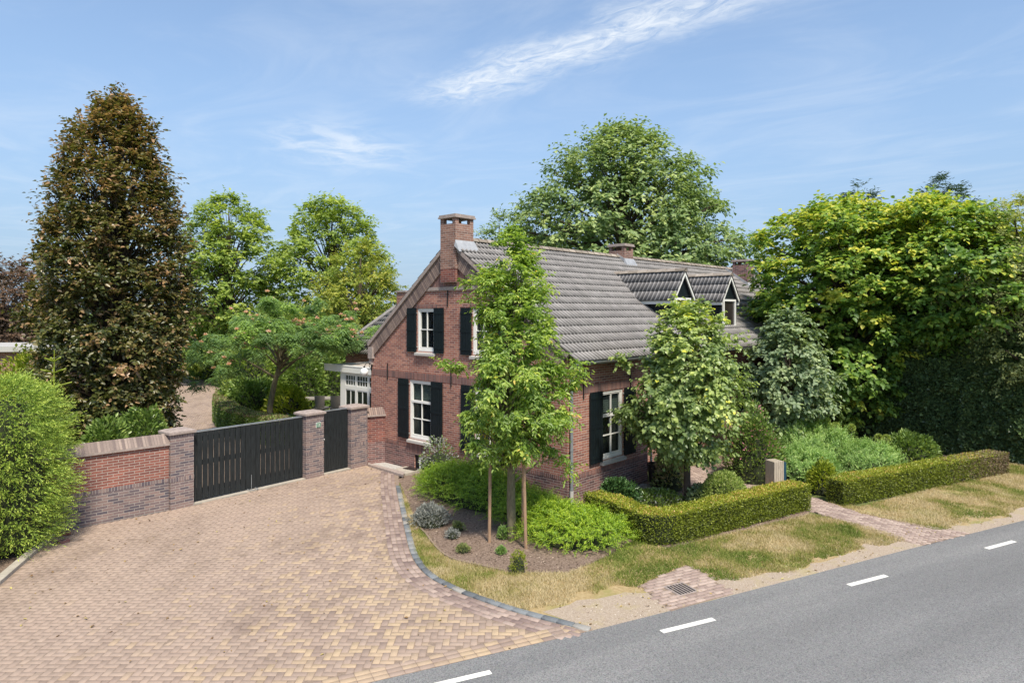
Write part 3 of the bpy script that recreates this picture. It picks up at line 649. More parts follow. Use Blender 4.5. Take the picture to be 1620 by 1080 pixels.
def window(F, a, c, z0, z1, parent, upper=0.36, blind=True, tilt=False, sill=True, split=(2, 2)):
    b = MB(); w = 0.06; d0, d1 = -0.12, -0.02
    fbox(b, F, a, a+w, d0, d1, z0, z1); fbox(b, F, c-w, c, d0, d1, z0, z1); fbox(b, F, a+w, c-w, d0, d1, z0, z0+w); fbox(b, F, a+w, c-w, d0, d1, z1-w, z1)
    zu = z1-(z1-z0)*upper; e0, e1 = -0.10, -0.035
    if upper: fbox(b, F, a+w, c-w, e0, e1+.01, zu-.045, zu+.03)
    fbox(b, F, a+w, a+w+.045, e0, e1, z0+w, z1-w); fbox(b, F, c-w-.045, c-w, e0, e1, z0+w, z1-w)
    fbox(b, F, a+w+.045, c-w-.045, e0, e1, z0+w, z0+w+.07); fbox(b, F, a+w+.045, c-w-.045, e0, e1, z1-w-.04, z1-w)
    m_ = (a+c)/2; top = z1-w-.04; bot = z0+w+.07
    for lo_, hi_ in (((zu+.03, top), (bot, zu-.045)) if upper else ((bot, top),)): fbox(b, F, m_-.014, m_+.014, e0+.01, e1-.005, lo_, hi_)
    hi = zu-.045 if upper else top
    zm = (bot+hi)/2; fbox(b, F, a+w+.045, m_-.014, e0+.01, e1-.008, zm-.014, zm+.014); fbox(b, F, m_+.014, c-w-.045, e0+.01, e1-.008, zm-.014, zm+.014)
    wn = b.build('window', M['white'], parent, bevel=0.003)
    b = MB(); fbox(b, F, a+w, c-w, -0.078, -0.072, z0+w, z1-w); b.build('pane', M['glass'], wn)
    b = MB(); b.face([F(a-.3, -0.5, z0-.2), F(c+.3, -0.5, z0-.2), F(c+.3, -.5, z1+.2), F(a-.3, -.5, z1+.2)])
    for (h0, h1) in ((a, a+.02), (c-.02, c)): fbox(b, F, h0, h1, -.5, -.165, z0, z1)
    b.build('room', M['dark'], wn)
    if blind:
        b = MB(); n = 10; zb = z1-(z1-z0)*0.33
        for i in range(n):
            za = zb+(z1-zb)*i/n; fbox(b, F, a+w, c-w, -.155, -.13, za, za+(z1-zb)/n*0.8)
        b.build('blind', M['blind'], wn)
    for (h0, h1) in ((a+.02, a+.22), (c-.2, c-.02)):
        b = MB()
        for i in range(4): q = h0+(h1-h0)*i/4; fbox(b, F, q, q+(h1-h0)/5, -.24+.02*(i % 2), -.2+.02*(i % 2), z0, z1)
        b.build('curtain', M['curtain'], wn)
    if sill:
        b = MB(); p = [F(a-.05, -.02, z0-.02), F(c+.05, -.02, z0-.02), F(c+.05, .09, z0-.05), F(a-.05, .09, z0-.05)]
        q = [F(a-.05, -.02, z0-.10), F(c+.05, -.02, z0-.10), F(c+.05, .09, z0-.12), F(a-.05, .09, z0-.12)]
        b.hexa(q+p); b.build('sill', M['sill'], wn)
    return wn
def shutter(F, a, c, z0, z1, parent, hinge='l'):
    b = MB(); n = max(3, int(round((c-a)/0.10))); w = (c-a)/n
    for i in range(n): fbox(b, F, a+i*w+.004, a+(i+1)*w-.004, 0.035, 0.062, z0, z1)
    fbox(b, F, a+.01, c-.01, 0.022, 0.034, z0+.03, z1-.03)
    for z in (z0+.12, (z0+z1)/2-.03, z1-.18): fbox(b, F, a+.005, c-.005, 0.063, 0.072, z, z+.07)
    sh = b.build('shutter', M['shutter'], parent)
    h = c if hinge == 'r' else a
    for z in (z0+.14, z1-.16): b = MB(); fbox(b, F, h-.03, h+.03, .010, .02, z, z+.03); b.build('hinge', M['sill'], sh)
for k, (a, c, z0, z1) in enumerate(gable_open[:4]):
    up = k >= 2; sw = 0.43 if up else 0.50
    window(FG, a, c, z0, z1, house, upper=0 if up else 0.36, blind=not up)
    shutter(FG, c+.01, c+sw+.01, z0-.02, z1+.02, house, 'l'); shutter(FG, a-sw-.01, a-.01, z0-.02, z1+.02, house, 'r')
a, c, z0, z1 = side_open[0]
window(FS, a, c, z0, z1, house); shutter(FS, a-.55, a-.01, z0-.02, z1+.02, house, 'r'); shutter(FS, c+.01, c+.55, z0-.02, z1+.02, house, 'l')
# basement window
a, c, z0, z1 = gable_open[4]; b = MB()
for (h0, h1, y0, y1) in ((a, a+.18, z0, z1), (a+.18, a+.24, z0, z1), (c-.24, c-.18, z0, z1)): fbox(b, FG, h0, h1, -.12, -.05, y0, y1, 1 if h0 == a else 0)
fbox(b, FG, c-.18, c, -.12, -.05, z0, z1, 1); fbox(b, FG, a+.24, c-.24, -.12, -.05, z1-.05, z1)
bw_ = b.build('basement_window', [M['white'], M['shutter']], house)
b = MB(); fbox(b, FG, a+.2, c-.2, -.15, -.13, z0, z1); b.build('pane', M['pot'], bw_)
b = MB()
for i in range(6): h = a+.26+i*(c-a-.52)/5; fbox(b, FG, h, h+.012, -.07, -.055, z0, z1-.05)
for i in range(3): z = z0+.1+i*.12; fbox(b, FG, a+.24, c-.24, -.054, -.045, z, z+.012)
b.build('grille', M['black'], bw_)
# door in the recess behind the linden
b = MB(); b.box(3.72, 4.75, 1.02, 1.09, 0, 2.35); dr = b.build('door', M['shutter'], house)
b = MB()
for x in (3.675, 4.76): b.box(x, x+.05, 1.0, 1.095, 0, 2.4)
b.box(3.725, 4.76, 1.0, 1.095, 2.352, 2.42); b.build('door_frame', M['white'], dr)
for s in (6.2, 9.2, 12.5):
    F2 = lambda h, d, z: (h, 1.1-d, z)
    b = MB(); fbox(b, F2, s, s+1.0, 0.005, .05, .95, 2.7); w2 = b.build('window', M['white'], house)
    b = MB(); fbox(b, F2, s+.08, s+.46, .051, .058, 1.03, 2.62); fbox(b, F2, s+.54, s+.92, .051, .058, 1.03, 2.62); b.build('pane', M['pot'], w2)
    shutter(F2, s-.53, s-.01, .93, 2.72, house, 'r'); shutter(F2, s+1.01, s+1.53, .93, 2.72, house, 'l')
b = MB(); b.box(3.3, 3.5, -.03, -.01, 1.72, 1.9); b.build('wall_plate', M['panel'], house)
# dormers
def dormer(sc_):
    e = 0.55; zt = 6.04; ze = 5.34; yf = 0.62
    b = MB(); zb = zr(yf)-.02
    b.face([(sc_-e, yf, zb), (sc_+e, yf, zb), (sc_+e, yf, ze), (sc_, yf, zt), (sc_-e, yf, ze)])
    yb = (zt-ZE)/SL; ye = (ze-ZE)/SL
    for s_ in (-1, 1):
        x = sc_+s_*e; k = 14
        b.face([(x, yf, zb), (x, yf, ze), (x, ye+.1, ze), (x, ye+.1, ze-.05)])
        for i in range(k):
            y0 = yf+(ye-yf)*i/k+.006; y1 = yf+(ye-yf)*(i+1)/k-.006
            b.hexa([(x, y0, zr(y0)), (x+s_*.018, y0, zr(y0)), (x+s_*.018, y1, zr(y1)), (x, y1, zr(y1)), (x, y0, ze), (x+s_*.018, y0, ze), (x+s_*.018, y1, ze), (x, y1, ze)])
    dm = b.build('dormer', M['shutter'], house)
    # window
    b = MB(); F2 = lambda h, d, z: (sc_+h, yf-d, z); z1 = 5.24; z0 = zb+.1
    for h0, h1, a0, a1 in ((-.5, -.43, z0, z1), (.43, .5, z0, z1), (-.43, .43, z1-.07, z1), (-.43, .43, z0, z0+.07)): fbox(b, F2, h0, h1, .002, .06, a0, a1)
    b.build('dormer_window', M['white'], dm)
    b = MB(); fbox(b, F2, -.43, .43, .004, .012, z0+.07, z1-.07); b.build('pane', M['pot'], dm)
    # barge boards and eaves boards
    b = MB(); sl = (zt-ze)/e; ox = 0.11
    for s_ in (-1, 1):
        p = [(sc_, zt+.03), (sc_+s_*(e+ox), ze-sl*ox+.03), (sc_+s_*(e+ox), ze-sl*ox-.07), (sc_, zt-.08)]
        b.hexa([(x, yf-.12, z) for x, z in p]+[(x, yf-.09, z) for x, z in p])
        b.box(sc_+s_*(e+.10), sc_+s_*(e+.16), yf-.08, ye-.05, ze-sl*.16-.10, ze-sl*.16+.0)
    b.build('barge_board', M['white'], dm)
    # tiles: built along local x, then turned so that x runs up the dormer ridge
    for s_ in (-1, 1):
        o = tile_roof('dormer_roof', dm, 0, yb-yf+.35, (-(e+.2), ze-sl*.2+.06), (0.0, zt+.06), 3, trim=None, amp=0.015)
        me = o.data; co = np.zeros(len(me.vertices)*3, np.float32); me.vertices.foreach_get('co', co); co = co.reshape(-1, 3)
        nc = np.stack([sc_-s_*co[:, 1]*-1 if False else sc_+s_*co[:, 1], yf-.14+co[:, 0], co[:, 2]], 1)
        me.vertices.foreach_set('co', nc.astype(np.float32).ravel()); me.update()
        # drop tiles that would lie under the main roof
        import bmesh
        bm = bmesh.new(); bm.from_mesh(me)
        bmesh.ops.delete(bm, geom=[f for f in bm.faces if f.calc_center_median().z < zr(f.calc_center_median().y)+.03], context='FACES'); bm.to_mesh(me); bm.free()
    b = MB(); n = 7; L = yb-yf+.2
    for i in range(n+1):
        y0 = yf-.15+i*L/(n+1); y1 = y0+L/(n+1)+.02; t = random.random()
        for (a0, a1) in ((0, 1), (1, 2), (2, 3), (3, 4)):
            A, B = PI*a0/4, PI*a1/4; r = .1
            b.face([(sc_-r*math.cos(A), y0, zt+.07+r*math.sin(A)), (sc_-r*math.cos(B), y0, zt+.07+r*math.sin(B)), (sc_-r*math.cos(B)*.9, y1, zt+.06+r*.9*math.sin(B)), (sc_-r*math.cos(A)*.9, y1, zt+.06+r*.9*math.sin(A))], tint=t)
        b.face([(sc_-.1, y0, zt+.05), (sc_, y0, zt+.17), (sc_+.1, y0, zt+.05)], tint=.1)
    b.build('ridge_cap', M['ridge'], dm)
for s_ in DORM: dormer(s_)

# conservatory against the left flank
con = thing('conservatory', 'white glazed lean-to with a flat roof at the left side of the farmhouse', 'conservatory', HC, UA)
X0, X1, T0, T1, CZ = 0.75, 2.68, WD+.02, 11.75, 2.62
b = MB(); b.box(X0-.08, X1, T0, T1+.28, CZ+.002, CZ+.21, 0); b.box(X0+.05, X1-.1, T0+.02, T1+.15, CZ+.212, CZ+.225, 1)
b.box(X0-.09, X0+.04, T0+.005, T1+.29, CZ+.213, CZ+.25, 0); b.build('flat_roof', [M['white'], M['roofdeck']], con, bevel=0.004)
b = MB(); Fc = lambda h, d, z: (X0+.02-d, h, z); TA, TB = T0, 11.1
def cb(h0, h1, z0, z1, d0=-.06, d1=.0): fbox(b, Fc, h0, h1, d0, d1, z0, z1)
cb(TB-.27, TB, 0, CZ); bays = [(10.11, TB-.27), (9.37, 10.11), (8.63, 9.37), (T0, 8.63)]
cb(T0, TB-.27, 0, .9); cb(T0, TB-.27, 2.02, 2.14); cb(T0, TB-.27, CZ-.07, CZ)
for a, c in bays:
    for z0, z1 in ((.9, 2.02), (2.14, CZ-.07)):
        cb(a, a+.06, z0, z1); cb(c-.06, c, z0, z1); cb(a+.06, c-.06, z0, z0+.04, -.05, -.01); cb(a+.06, c-.06, z1-.04, z1, -.05, -.01)
    m_ = (a+c)/2; cb(m_-.018, m_+.018, .94, 1.98, -.045, -.015)
    za, zb_ = 2.18, CZ-.11
    for i in (1, 2, 3): q = a+.06+(c-a-.12)*i/4; cb(q-.013, q+.013, za, zb_, -.045, -.015)
    zq = (za+zb_)/2
    for i in range(4): q0 = a+.06+(c-a-.12)*i/4+.0135; q1 = a+.06+(c-a-.12)*(i+1)/4-.0135; cb(q0, q1, zq-.012, zq+.012, -.045, -.015)
b.box(X0+.08, X1, TB-.06, TB, 0, CZ); b.build('glazed_front', M['white'], con)
b = MB(); fbox(b, Fc, T0+.02, TB-.3, -.035, -.03, .76, CZ-.11); b.build('pane', M['glass'], con)
b = MB(); b.box(X0+.9, X0+.95, T0, TB-.07, 0, CZ); b.build('inner_wall', M['dark'], con)
for x in (2.5,): b = MB(); b.box(x, x+.12, T1+.05, T1+.17, 0, CZ); b.build('canopy_post', M['white'], con)

# rear wing with its hipped tile roof
wing = thing('rear_wing', 'low rear wing with grey hipped tile roof and small chimney behind the left gable verge', 'house wing', HC, UA)
b = MB(); b.box(3.0, 6.9, WD+.02, 14.2, 0, 3.1); b.build('wall', M['brick'], wing)
def hip(name, x0, x1, y0, y1, z0, z1, yr):
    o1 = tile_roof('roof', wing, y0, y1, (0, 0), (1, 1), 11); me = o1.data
    co = np.zeros(len(me.vertices)*3, np.float32); me.vertices.foreach_get('co', co); co = co.reshape(-1, 3)
    xr = (x0+x1)/2; f = (co[:, 1]+co[:, 2])/2; e = (co[:, 2]-co[:, 1])*.5
    ylim = y1-(y1-yr)*np.clip(f, 0, 1); yy = np.minimum(co[:, 0], ylim)
    nc = np.stack([x0+(xr-x0)*f-e*.4, yy, z0+(z1-z0)*f+e], 1); me.vertices.foreach_set('co', nc.astype(np.float32).ravel()); me.update()
    b = MB(); b.face([(x0, y1, z0), (x1, y1, z0), (xr, yr, z1)], tint=.4); b.face([(x1, y0, z0), (xr, y0, z1), (xr, yr, z1), (x1, y1, z0)], tint=.4)
    b.tube([(xr, y0, z1+.03), (xr, yr, z1+.03)], .1, 8, tint=.7); b.tube([(xr, yr, z1+.03), (x0, y1, z0+.05)], .09, 8, tint=.7)
    b.build('hip_slope', M['tile'], wing)
hip('roof', 2.72, 7.1, WD+.05, 14.6, 3.1, 5.15, 12.9)
b = MB(); b.box(4.6, 5.2, 12.2, 12.8, 4.6, 5.62); b.box(4.55, 5.25, 12.15, 12.85, 5.62, 5.69, 1); b.build('chimney', [M['brick'], M['cap']], wing)

# globe wall lamp
lp = thing('wall_lamp', 'white globe lamp on a black curled iron bracket at the left corner of the gable', 'lamp', HW(-0.02, WD-.05, 3.05), UA)
b = MB(); b.tube([(0, 0, 0), (-.1, 0, .08), (-.22, 0, .07), (-.28, 0, -.02)], .012, 6); b.tube([(0, 0, -.12), (-.08, 0, -.05), (-.1, 0, .08)], .009, 6); b.box(-.012, .0, -.03, .03, -.16, .08)
b.tube([(-.28, 0, -.02), (-.28, 0, -.07)], .035, 8); b.build('bracket', M['black'], lp)
b = MB(); b.lathe([(0.0, -.13)]+[(.13*math.sin(PI*i/12), -.13*math.cos(PI*i/12)) for i in range(1, 12)]+[(0.0, .13)], (-.28, 0, -.19), 18); b.build('globe', M['opal'], lp, smooth=True)

# ------------------------------------------------------------------ gates, pillars, garden wall
GA = math.atan2(GD.y, GD.x)
def pillar(k0, w, label, sign=False):
    o = thing('brick_pillar', label, 'pillar', GATE0+GD*k0, GA, 'brick gate pillars')
    b = MB(); b.box(0, w, 0, .5, -.05, 1.80, skip='t'); b.build('shaft', M['brick_grey'], o)
    b = MB(); b.box(-.004, w+.004, -.004, .504, .66, .76); b.box(-.004, w+.004, -.004, .504, 1.73, 1.803); b.build('header_course', M['soldier_grey'], o)
    b = MB(); b.box(-.05, w+.05, -.05, .55, 1.805, 1.865)
    b.hexa([(-.05, -.05, 1.866), (w+.05, -.05, 1.866), (w+.05, .55, 1.866), (-.05, .55, 1.866), (.06, .06, 1.905), (w-.06, .06, 1.905), (w-.06, .44, 1.905), (.06, .44, 1.905)])
    b.build('cap', M['cap'], o, bevel=0.006)
    return o
pillar(0.0, .56, 'grey brick pillar between the red garden wall and the double gate')
p2 = pillar(3.80, .60, 'brick pillar carrying the green house number sign between the two gates')
pillar(5.40, .62, 'brick pillar between the narrow gate and the farmhouse')
sg = thing('house_number_sign', 'small green enamel house number sign reading 11 on the brick pillar', 'sign', GATE0+GD*4.20-Vector((GN.x, GN.y, 0))*-0.006+Vector((0, 0, 1.50)), GA)
b = MB(); b.box(-.085, .085, -.012, 0, -.075, .075, 0); b.build('plate', M['white'], sg, bevel=0.004)
b = MB(); b.box(-.072, .072, -.016, -.0125, -.062, .062, 0); b.build('enamel', M['green'], sg, bevel=0.001)
b = MB()
for x in (-.03, .022):
    b = MB(); b.box(x, x+.016, -.019, -.0165, -.042, .042); b.box(x-.012, x-.0005, -.019, -.0165, .022, .034); b.box(x-.008, x-.0005, -.019, -.0165, -.042, -.034); b.box(x+.0165, x+.024, -.019, -.0165, -.042, -.034); b.build('numeral', M['white'], sg)
dg = thing('double_gate', 'wide black wooden double gate of upright boards between two brick pillars', 'gate', GATE0+GD*.57-GN*.16, GA)
nb = 22; L = 3.22; w = L/nb
for leafi in (0, 1):
    b = MB(); gaps = []
    for i in range(leafi*11, leafi*11+11):
        g = 0.009 if 1 <= i <= 9 or 12 <= i <= 19 else .003
        b.box(i*w+g, (i+1)*w-g, 0, .025, .06, 1.75+random.uniform(-.004, .004))
    x0, x1 = leafi*11*w+.02, (leafi*11+11)*w-.02
    for z in (.22, .92, 1.52): b.box(x0, x1, .027, .075, z, z+.12)
    for x in (x0, x1-.08): b.box(x, x+.08, .0755, .12, .08, 1.72)
    a = (x0, .22) if leafi else (x1, .22); c = (x1, 1.55) if leafi else (x0, 1.55)
    b.build('gate_leaf', M['gate'], dg, bevel=0.002)
    b = MB(); b.box(x0-.015, x1+.015, -.012, .1, 1.758, 1.785); b.build('top_rail', M['zinc'], dg)
b = MB(); b.tube([(L/2, -.03, .42), (L/2, -.03, .02)], .008, 6); b.tube([(L/2-.12, -.03, .06), (L/2-.12, -.2, .05), (L/2+.1, -.2, .05), (L/2+.1, -.03, .06)], .01, 6); b.build('drop_bolt', M['zinc'], dg)
sg2 = thing('narrow_gate', 'narrow black wooden garden gate with a small white knob beside the farmhouse', 'gate', GATE0+GD*4.41-GN*.16, GA)
b = MB(); nb = 9; L2 = .98
for i in range(nb): b.box(i*L2/nb+.002, (i+1)*L2/nb-.002, 0, .03, .05, 1.82)
b.box(.02, L2-.02, .032, .07, .3, .42); b.box(.02, L2-.02, .032, .07, 1.4, 1.52); b.build('gate_leaf', M['gate'], sg2, bevel=0.002)
b = MB(); b.box(0, L2, -.01, .08, 1.825, 1.85); b.build('top_rail', M['zinc'], sg2)
b = MB(); b.lathe([(0.0, -.03)]+[(.03*math.sin(PI*i/6), -.03*math.cos(PI*i/6)) for i in range(1, 6)]+[(0.0, .03)], (.07, -.035, 1.02), 10); b.box(.06, .08, -.02, 0, .98, 1.06); b.build('knob', M['opal'], sg2)
gs = thing('gate_threshold', 'pale concrete threshold strip on the ground under the gates', 'threshold', GATE0+GD*.57, GA)
b = MB(); b.box(0, 4.82, .02, .22, -.05, .02); b.build('strip', M['concrete'], gs)

WLD = (WALL_L-GATE0).normalized(); LW = 4.6; GW0 = GATE0+WLD*LW-Vector((GN.x, GN.y, 0))*.10
gw = thing('garden_wall', 'red and grey brick garden wall with a sloping brick coping left of the double gate', 'wall', GW0, math.atan2(-WLD.y, -WLD.x))
b = MB(); b.box(0, LW+.05, 0, .22, -.05, .675, 1); b.box(0, LW+.05, 0, .22, .765, 1.56, 0); b.build('wall', [M['brick_wall'], M['brick_grey']], gw)
b = MB(); b.box(0, LW+.05, -.004, .224, .676, .764); b.build('header_course', M['soldier_grey'], gw)
b = MB()
def coping(b, L, z, d=.22):
    for a in ([(0, -.06, z), (L, -.06, z), (L, d/2, z+.22), (0, d/2, z+.22)], [(0, d/2, z+.22), (L, d/2, z+.22), (L, d+.06, z), (0, d+.06, z)]):
        b.face(a, 0, uv=[(0, .02), (L, .02), (L, .3), (0, .3)])
    b.face([(0, -.06, z-.05), (L, -.06, z-.05), (L, -.06, z), (0, -.06, z)], 1); b.face([(0, -.06, z-.05), (0, d+.06, z-.05), (L, d+.06, z-.05), (L, -.06, z-.05)], 1)
    b.face([(0, d+.06, z-.05), (0, d+.06, z), (L, d+.06, z), (L, d+.06, z-.05)], 1)
    for x in (0, L): b.face([(x, -.06, z-.05), (x, -.06, z), (x, d/2, z+.22), (x, d+.06, z), (x, d+.06, z-.05)], 1)
coping(b, LW+.08, 1.61); b.build('coping', [M['coping'], M['cap']], gw)
PE = GATE0+GD*6.03-GN*.13
gw2 = thing('garden_wall', 'short stub of dark red brick wall joining the right gate pillar to the farmhouse gable', 'wall', PE, math.atan2(*(lambda d: (d.y, d.x))(HW(-.0, 7.36)-PE)))
L3 = (HW(0, 7.36)-PE).length
b = MB(); b.box(0, L3, 0, .22, -.05, .675, 1); b.box(0, L3, 0, .22, .675, 1.5, 0); b.build('wall', [M['brick_stub'], M['brick_dark']], gw2)
b = MB(); coping(b, L3+.1, 1.54); b.build('coping', [M['verge'], M['cap']], gw2)
# gravel strip, step and mat by the basement window
sheet('gravel_strip', gp((583, 735.5), (608, 727.5), (648, 738), (619, 746)), 0.012, M['whitegravel'])
def slab(name, quad, z0, z1, m, label=None, cat=None):
    b = MB(); b.hexa([Vector((p.x, p.y, z0)) for p in quad]+[Vector((p.x, p.y, z1)) for p in quad]); o = b.build(name, m, bevel=.004)
    return tag(o, label, cat) if label else tag(o, kind='structure')
slab('stone_kerb', gp((582, 737.5), (583, 735), (640, 750), (638, 754.5)), -.05, .07, M['cap'])
slab('stone_slab', gp((619, 746), (648, 738), (676, 743), (641, 752)), -.05, .055, M['concrete'])
slab('door_mat', gp((637, 744), (655, 739.5), (671, 742.5), (656, 747.5)), .058, .075, M['pot'], 'dark flat mat on the stone slab below the basement window', 'mat')
# loose bricks by the edging
for (px, py, a, lb) in ((103, 846, .3, 'loose red brick lying nearest the foot of the garden wall'), (101, 858, 1.1, 'loose dark brick lying on the driveway next to the concrete edging')):
    o = thing('loose_brick', lb, 'brick', G(px, py), a, 'loose bricks at the driveway corner'); b = MB(); b.box(-.1, .1, -.05, .05, .002, .06); b.build('brick', M['brick_dark'] if a > 1 else M['brick_wall'], o, bevel=.004)
# storm drain grate
o = thing('storm_drain', 'rusty iron storm drain grate set in brick pavers beside the road', 'drain', (DRC.x, DRC.y, 0), R(26.5))
b = MB(); b.box(-.22, .22, -.22, -.19, -.03, .006); b.box(-.22, .22, .19, .22, -.03, .006); b.box(-.22, -.2, -.19, .19, -.03, .006); b.box(.2, .22, -.19, .19, -.03, .006); b.build('frame', M['cap'], o)
b = MB()
for i in range(7): x = -.19+i*.0625; b.box(x, x+.022, -.189, .189, -.02, .004)
b.build('grate', M['cap'], o); b = MB(); b.face([(-.2, -.19, -.0035), (.2, -.19, -.0035), (.2, .19, -.0035), (-.2, .19, -.0035)]); b.build('shaft', M['black'], o)
# wooden letter-box post
PP = G(1228, 779)
o = thing('letterbox_post', 'pale wooden post with a dark blue box on its right side behind the hedge', 'letterbox', (PP.x, PP.y, 0), R(20))
b = MB()
for i in range(4): b.box(-.21+i*.068, -.21+i*.068+.064, -.17, .17, -.05, .86+.003*(i % 2))
b.box(.063, .10, -.17, .17, -.05, .858); b.build('post', M['post'], o, bevel=.006)
b = MB(); b.box(.115, .20, -.15, .15, .12, .82); b.box(.10, .12, -.1, .1, .2, .7); b.build('box', M['panel'], o, bevel=.005)
#@@VEG@@
# ------------------------------------------------------------------ vegetation
def nrm3(a): return a/(np.linalg.norm(a, axis=1, keepdims=True)+1e-9)
SHP = {
 'diamond': (np.array([(0, 0, 0), (.45, -.5, .10), (1, 0, -.06), (.45, .5, .10)]), np.array([(0, 1, 2), (0, 2, 3)])),
 'ovate': (np.array([(0, 0, 0), (.28, -.48, .10), (.68, -.38, .08), (1, 0, -.14), (.68, .38, .08), (.28, .48, .10)]), np.array([(0, 1, 2, 3), (0, 3, 4, 5)])),
 'blade': (np.array([(0, -.5, 0), (0, .5, 0), (1, 0, 0)]), np.array([(0, 1, 2)])),
}
def leaf_geo(Pn, D, N, L, Wd, shape):
    D = nrm3(D); S_ = nrm3(np.cross(N, D)); N2 = np.cross(D, S_); sh, fc = SHP[shape]
    V = Pn[:, None, :]+sh[None, :, 0:1]*(D*L[:, None])[:, None, :]+sh[None, :, 1:2]*(S_*Wd[:, None])[:, None, :]+sh[None, :, 2:3]*(N2*L[:, None])[:, None, :]
    F = fc[None]+(np.arange(len(Pn))*len(sh))[:, None, None]
    return V.reshape(-1, 3), F.reshape(-1, fc.shape[1]), len(sh)
def rdir(n): return nrm3(rng.normal(size=(n, 3)))
def prof_at(prof, z): return np.interp(z, [p[0] for p in prof], [p[1] for p in prof])
def crown_points(prof, ncl, lump, seed=0, shell=0.55, ecc=(1, 1)):
    """clump centres filling an uneven crown; prof = [(z, radius)]"""
    zs = np.linspace(prof[0][0], prof[-1][0], 200); rr = prof_at(prof, zs); w = rr+0.15*max(rr); w /= w.sum()
    z = rng.choice(zs, ncl, p=w)+rng.normal(0, .05, ncl); a = rng.random(ncl)*2*PI
    f = 1+lump*(vn(a*1.6+seed*3.1+np.sin(z)*.5, z*0.8+seed)-.5)*2*np.minimum(1, 1)
    rad = prof_at(prof, z)*f*(shell+(1-shell)*rng.random(ncl)**.5)*np.where(rng.random(ncl) < .3, rng.random(ncl)**.5, 1)
    return np.stack([rad*np.cos(a)*ecc[0], rad*np.sin(a)*ecc[1], z], 1)
def clump_leaves(C, per, cr, flat, Ls, Wr, shape, droop=0.3, jit=.5, tvar=.22, toff=None, outward=0.8, ctr=None, upn=.55, k=8):
    """each clump is a spray of short twigs, each twig carries k leaves alternating left and right"""
    tw = max(1, per//k); nt = len(C)*tw; ci = np.repeat(np.arange(len(C)), tw); crs = cr*(0.55+0.9*rng.random(len(C)))
    cc = np.array([0, 0, C[:, 2].mean()]) if ctr is None else ctr
    rad = nrm3((C-cc)*np.array([1, 1, .6]))[ci]; d = rdir(nt); d[:, 2] = d[:, 2]*flat; td = nrm3(d+rad*.75+np.array([0, 0, -.12*droop]))
    tl = crs[ci]*(.6+.6*rng.random(nt)); t0 = C[ci]+rdir(nt)*(crs[ci]*.28)[:, None]*np.array([1, 1, flat])
    f = np.tile(np.linspace(.12, 1, k), nt); li = np.repeat(np.arange(nt), k); n = len(li); f = f+rng.normal(0, .03, n)
    Pn = t0[li]+td[li]*(f*tl[li])[:, None]; Pn[:, 2] -= droop*.35*tl[li]*f*f
    side = nrm3(np.cross(td, np.array([0, 0, 1.])+rdir(nt)*.4))[li]*np.where(np.tile(np.arange(k) % 2, nt) == 0, 1, -1)[:, None]
    D = nrm3(td[li]*.7+side*.8+rdir(n)*jit*.8+np.array([0, 0, -droop])); Pn += rdir(n)*(Ls*.25)
    N = nrm3(rad[li]*.45+rdir(n)*.42+np.array([0, 0, upn+.15]))
    L = Ls*(0.55+0.75*rng.random(n)); V, F, kk = leaf_geo(Pn, D, N, L, L*Wr, shape)
    ct = rng.normal(0, .12, len(C)) if toff is None else toff
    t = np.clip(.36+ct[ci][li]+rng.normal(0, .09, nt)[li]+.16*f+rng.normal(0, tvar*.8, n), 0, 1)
    return V, F, np.repeat(t, kk), kk
def limbs(b, C, base, top, r0, every=3, mi=0):
    for c in C[::every]:
        c = Vector(c); f = min(.95, max(.15, (c.z-base.z)/(top.z-base.z+1e-6)*.75)); s_ = base.lerp(top, f*.9)
        m_ = s_.lerp(c, .5)+Vector((random.uniform(-.1, .1), random.uniform(-.1, .1), .12*(c-s_).length)); r = r0*(1-f*.7)*.42
        b.tube([s_, m_, c], [r, r*.6, r*.25], 5, mi, cap=False)
def make_tree(name, label, cat, loc, prof, ncl, per, cr, Ls, Wr, lm, trunk=None, bark='bark_dark', shape='diamond', lump=.25, flat=.7, group=None, seed=0, shell=.55, droop=.3, ecc=(1, 1), lean=(0, 0), every=4, zt=0.0, tvar=.18, extra=None, upn=.55, ctv=.12):
    o = thing(name, label, cat, loc, 0, group); r0 = trunk or .15
    prof = [(z, max(.03, r-.55*cr)) for z, r in prof]; prof[-1] = (prof[-1][0]-.35*cr, prof[-1][1])
    C = crown_points(prof, ncl, lump, seed, shell, ecc); C[:, 0] += lean[0]*C[:, 2]; C[:, 1] += lean[1]*C[:, 2]
    if extra is not None: C = np.concatenate([C, np.array(extra)])
    zn = (C[:, 2]-C[:, 2].min())/(np.ptp(C[:, 2])+1e-6)
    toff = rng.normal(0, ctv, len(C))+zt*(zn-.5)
    V, F, T, k = clump_leaves(C, per, cr, flat, Ls, Wr, shape, droop=droop, toff=toff, tvar=tvar, upn=upn)
    np_mesh('crown', V, F, T, M[lm], o)
    b = MB(); base = Vector((0, 0, -.1)); top = Vector((lean[0]*prof[-1][0], lean[1]*prof[-1][0], prof[-1][0]*.93))
    pts = [base, Vector((0.01, 0, .15))]; n = 7
    for i in range(1, n+1): q = base.lerp(top, i/n); pts.append(q+Vector((random.uniform(-.5, .5), random.uniform(-.5, .5), 0))*r0*.5)
    b.tube(pts, [r0*1.35, r0*1.05]+[r0*(1-.9*i/n)+.01 for i in range(1, n+1)], 9)
    limbs(b, C, base, top, r0, every); b.build('trunk', M[bark], o, smooth=True)
    return o
lf = lambda *a, **k: leaf(*a, **k)
M['l_beech'] = lf('leaf_beech', [(0, (0.042, 0.058, 0.017)), (.35, (0.104, 0.117, 0.029)), (.58, (0.184, 0.161, 0.053)), (.8, (0.283, 0.173, 0.082)), (1, (0.515, 0.321, 0.175))], .28, .35, .6, 1.4)
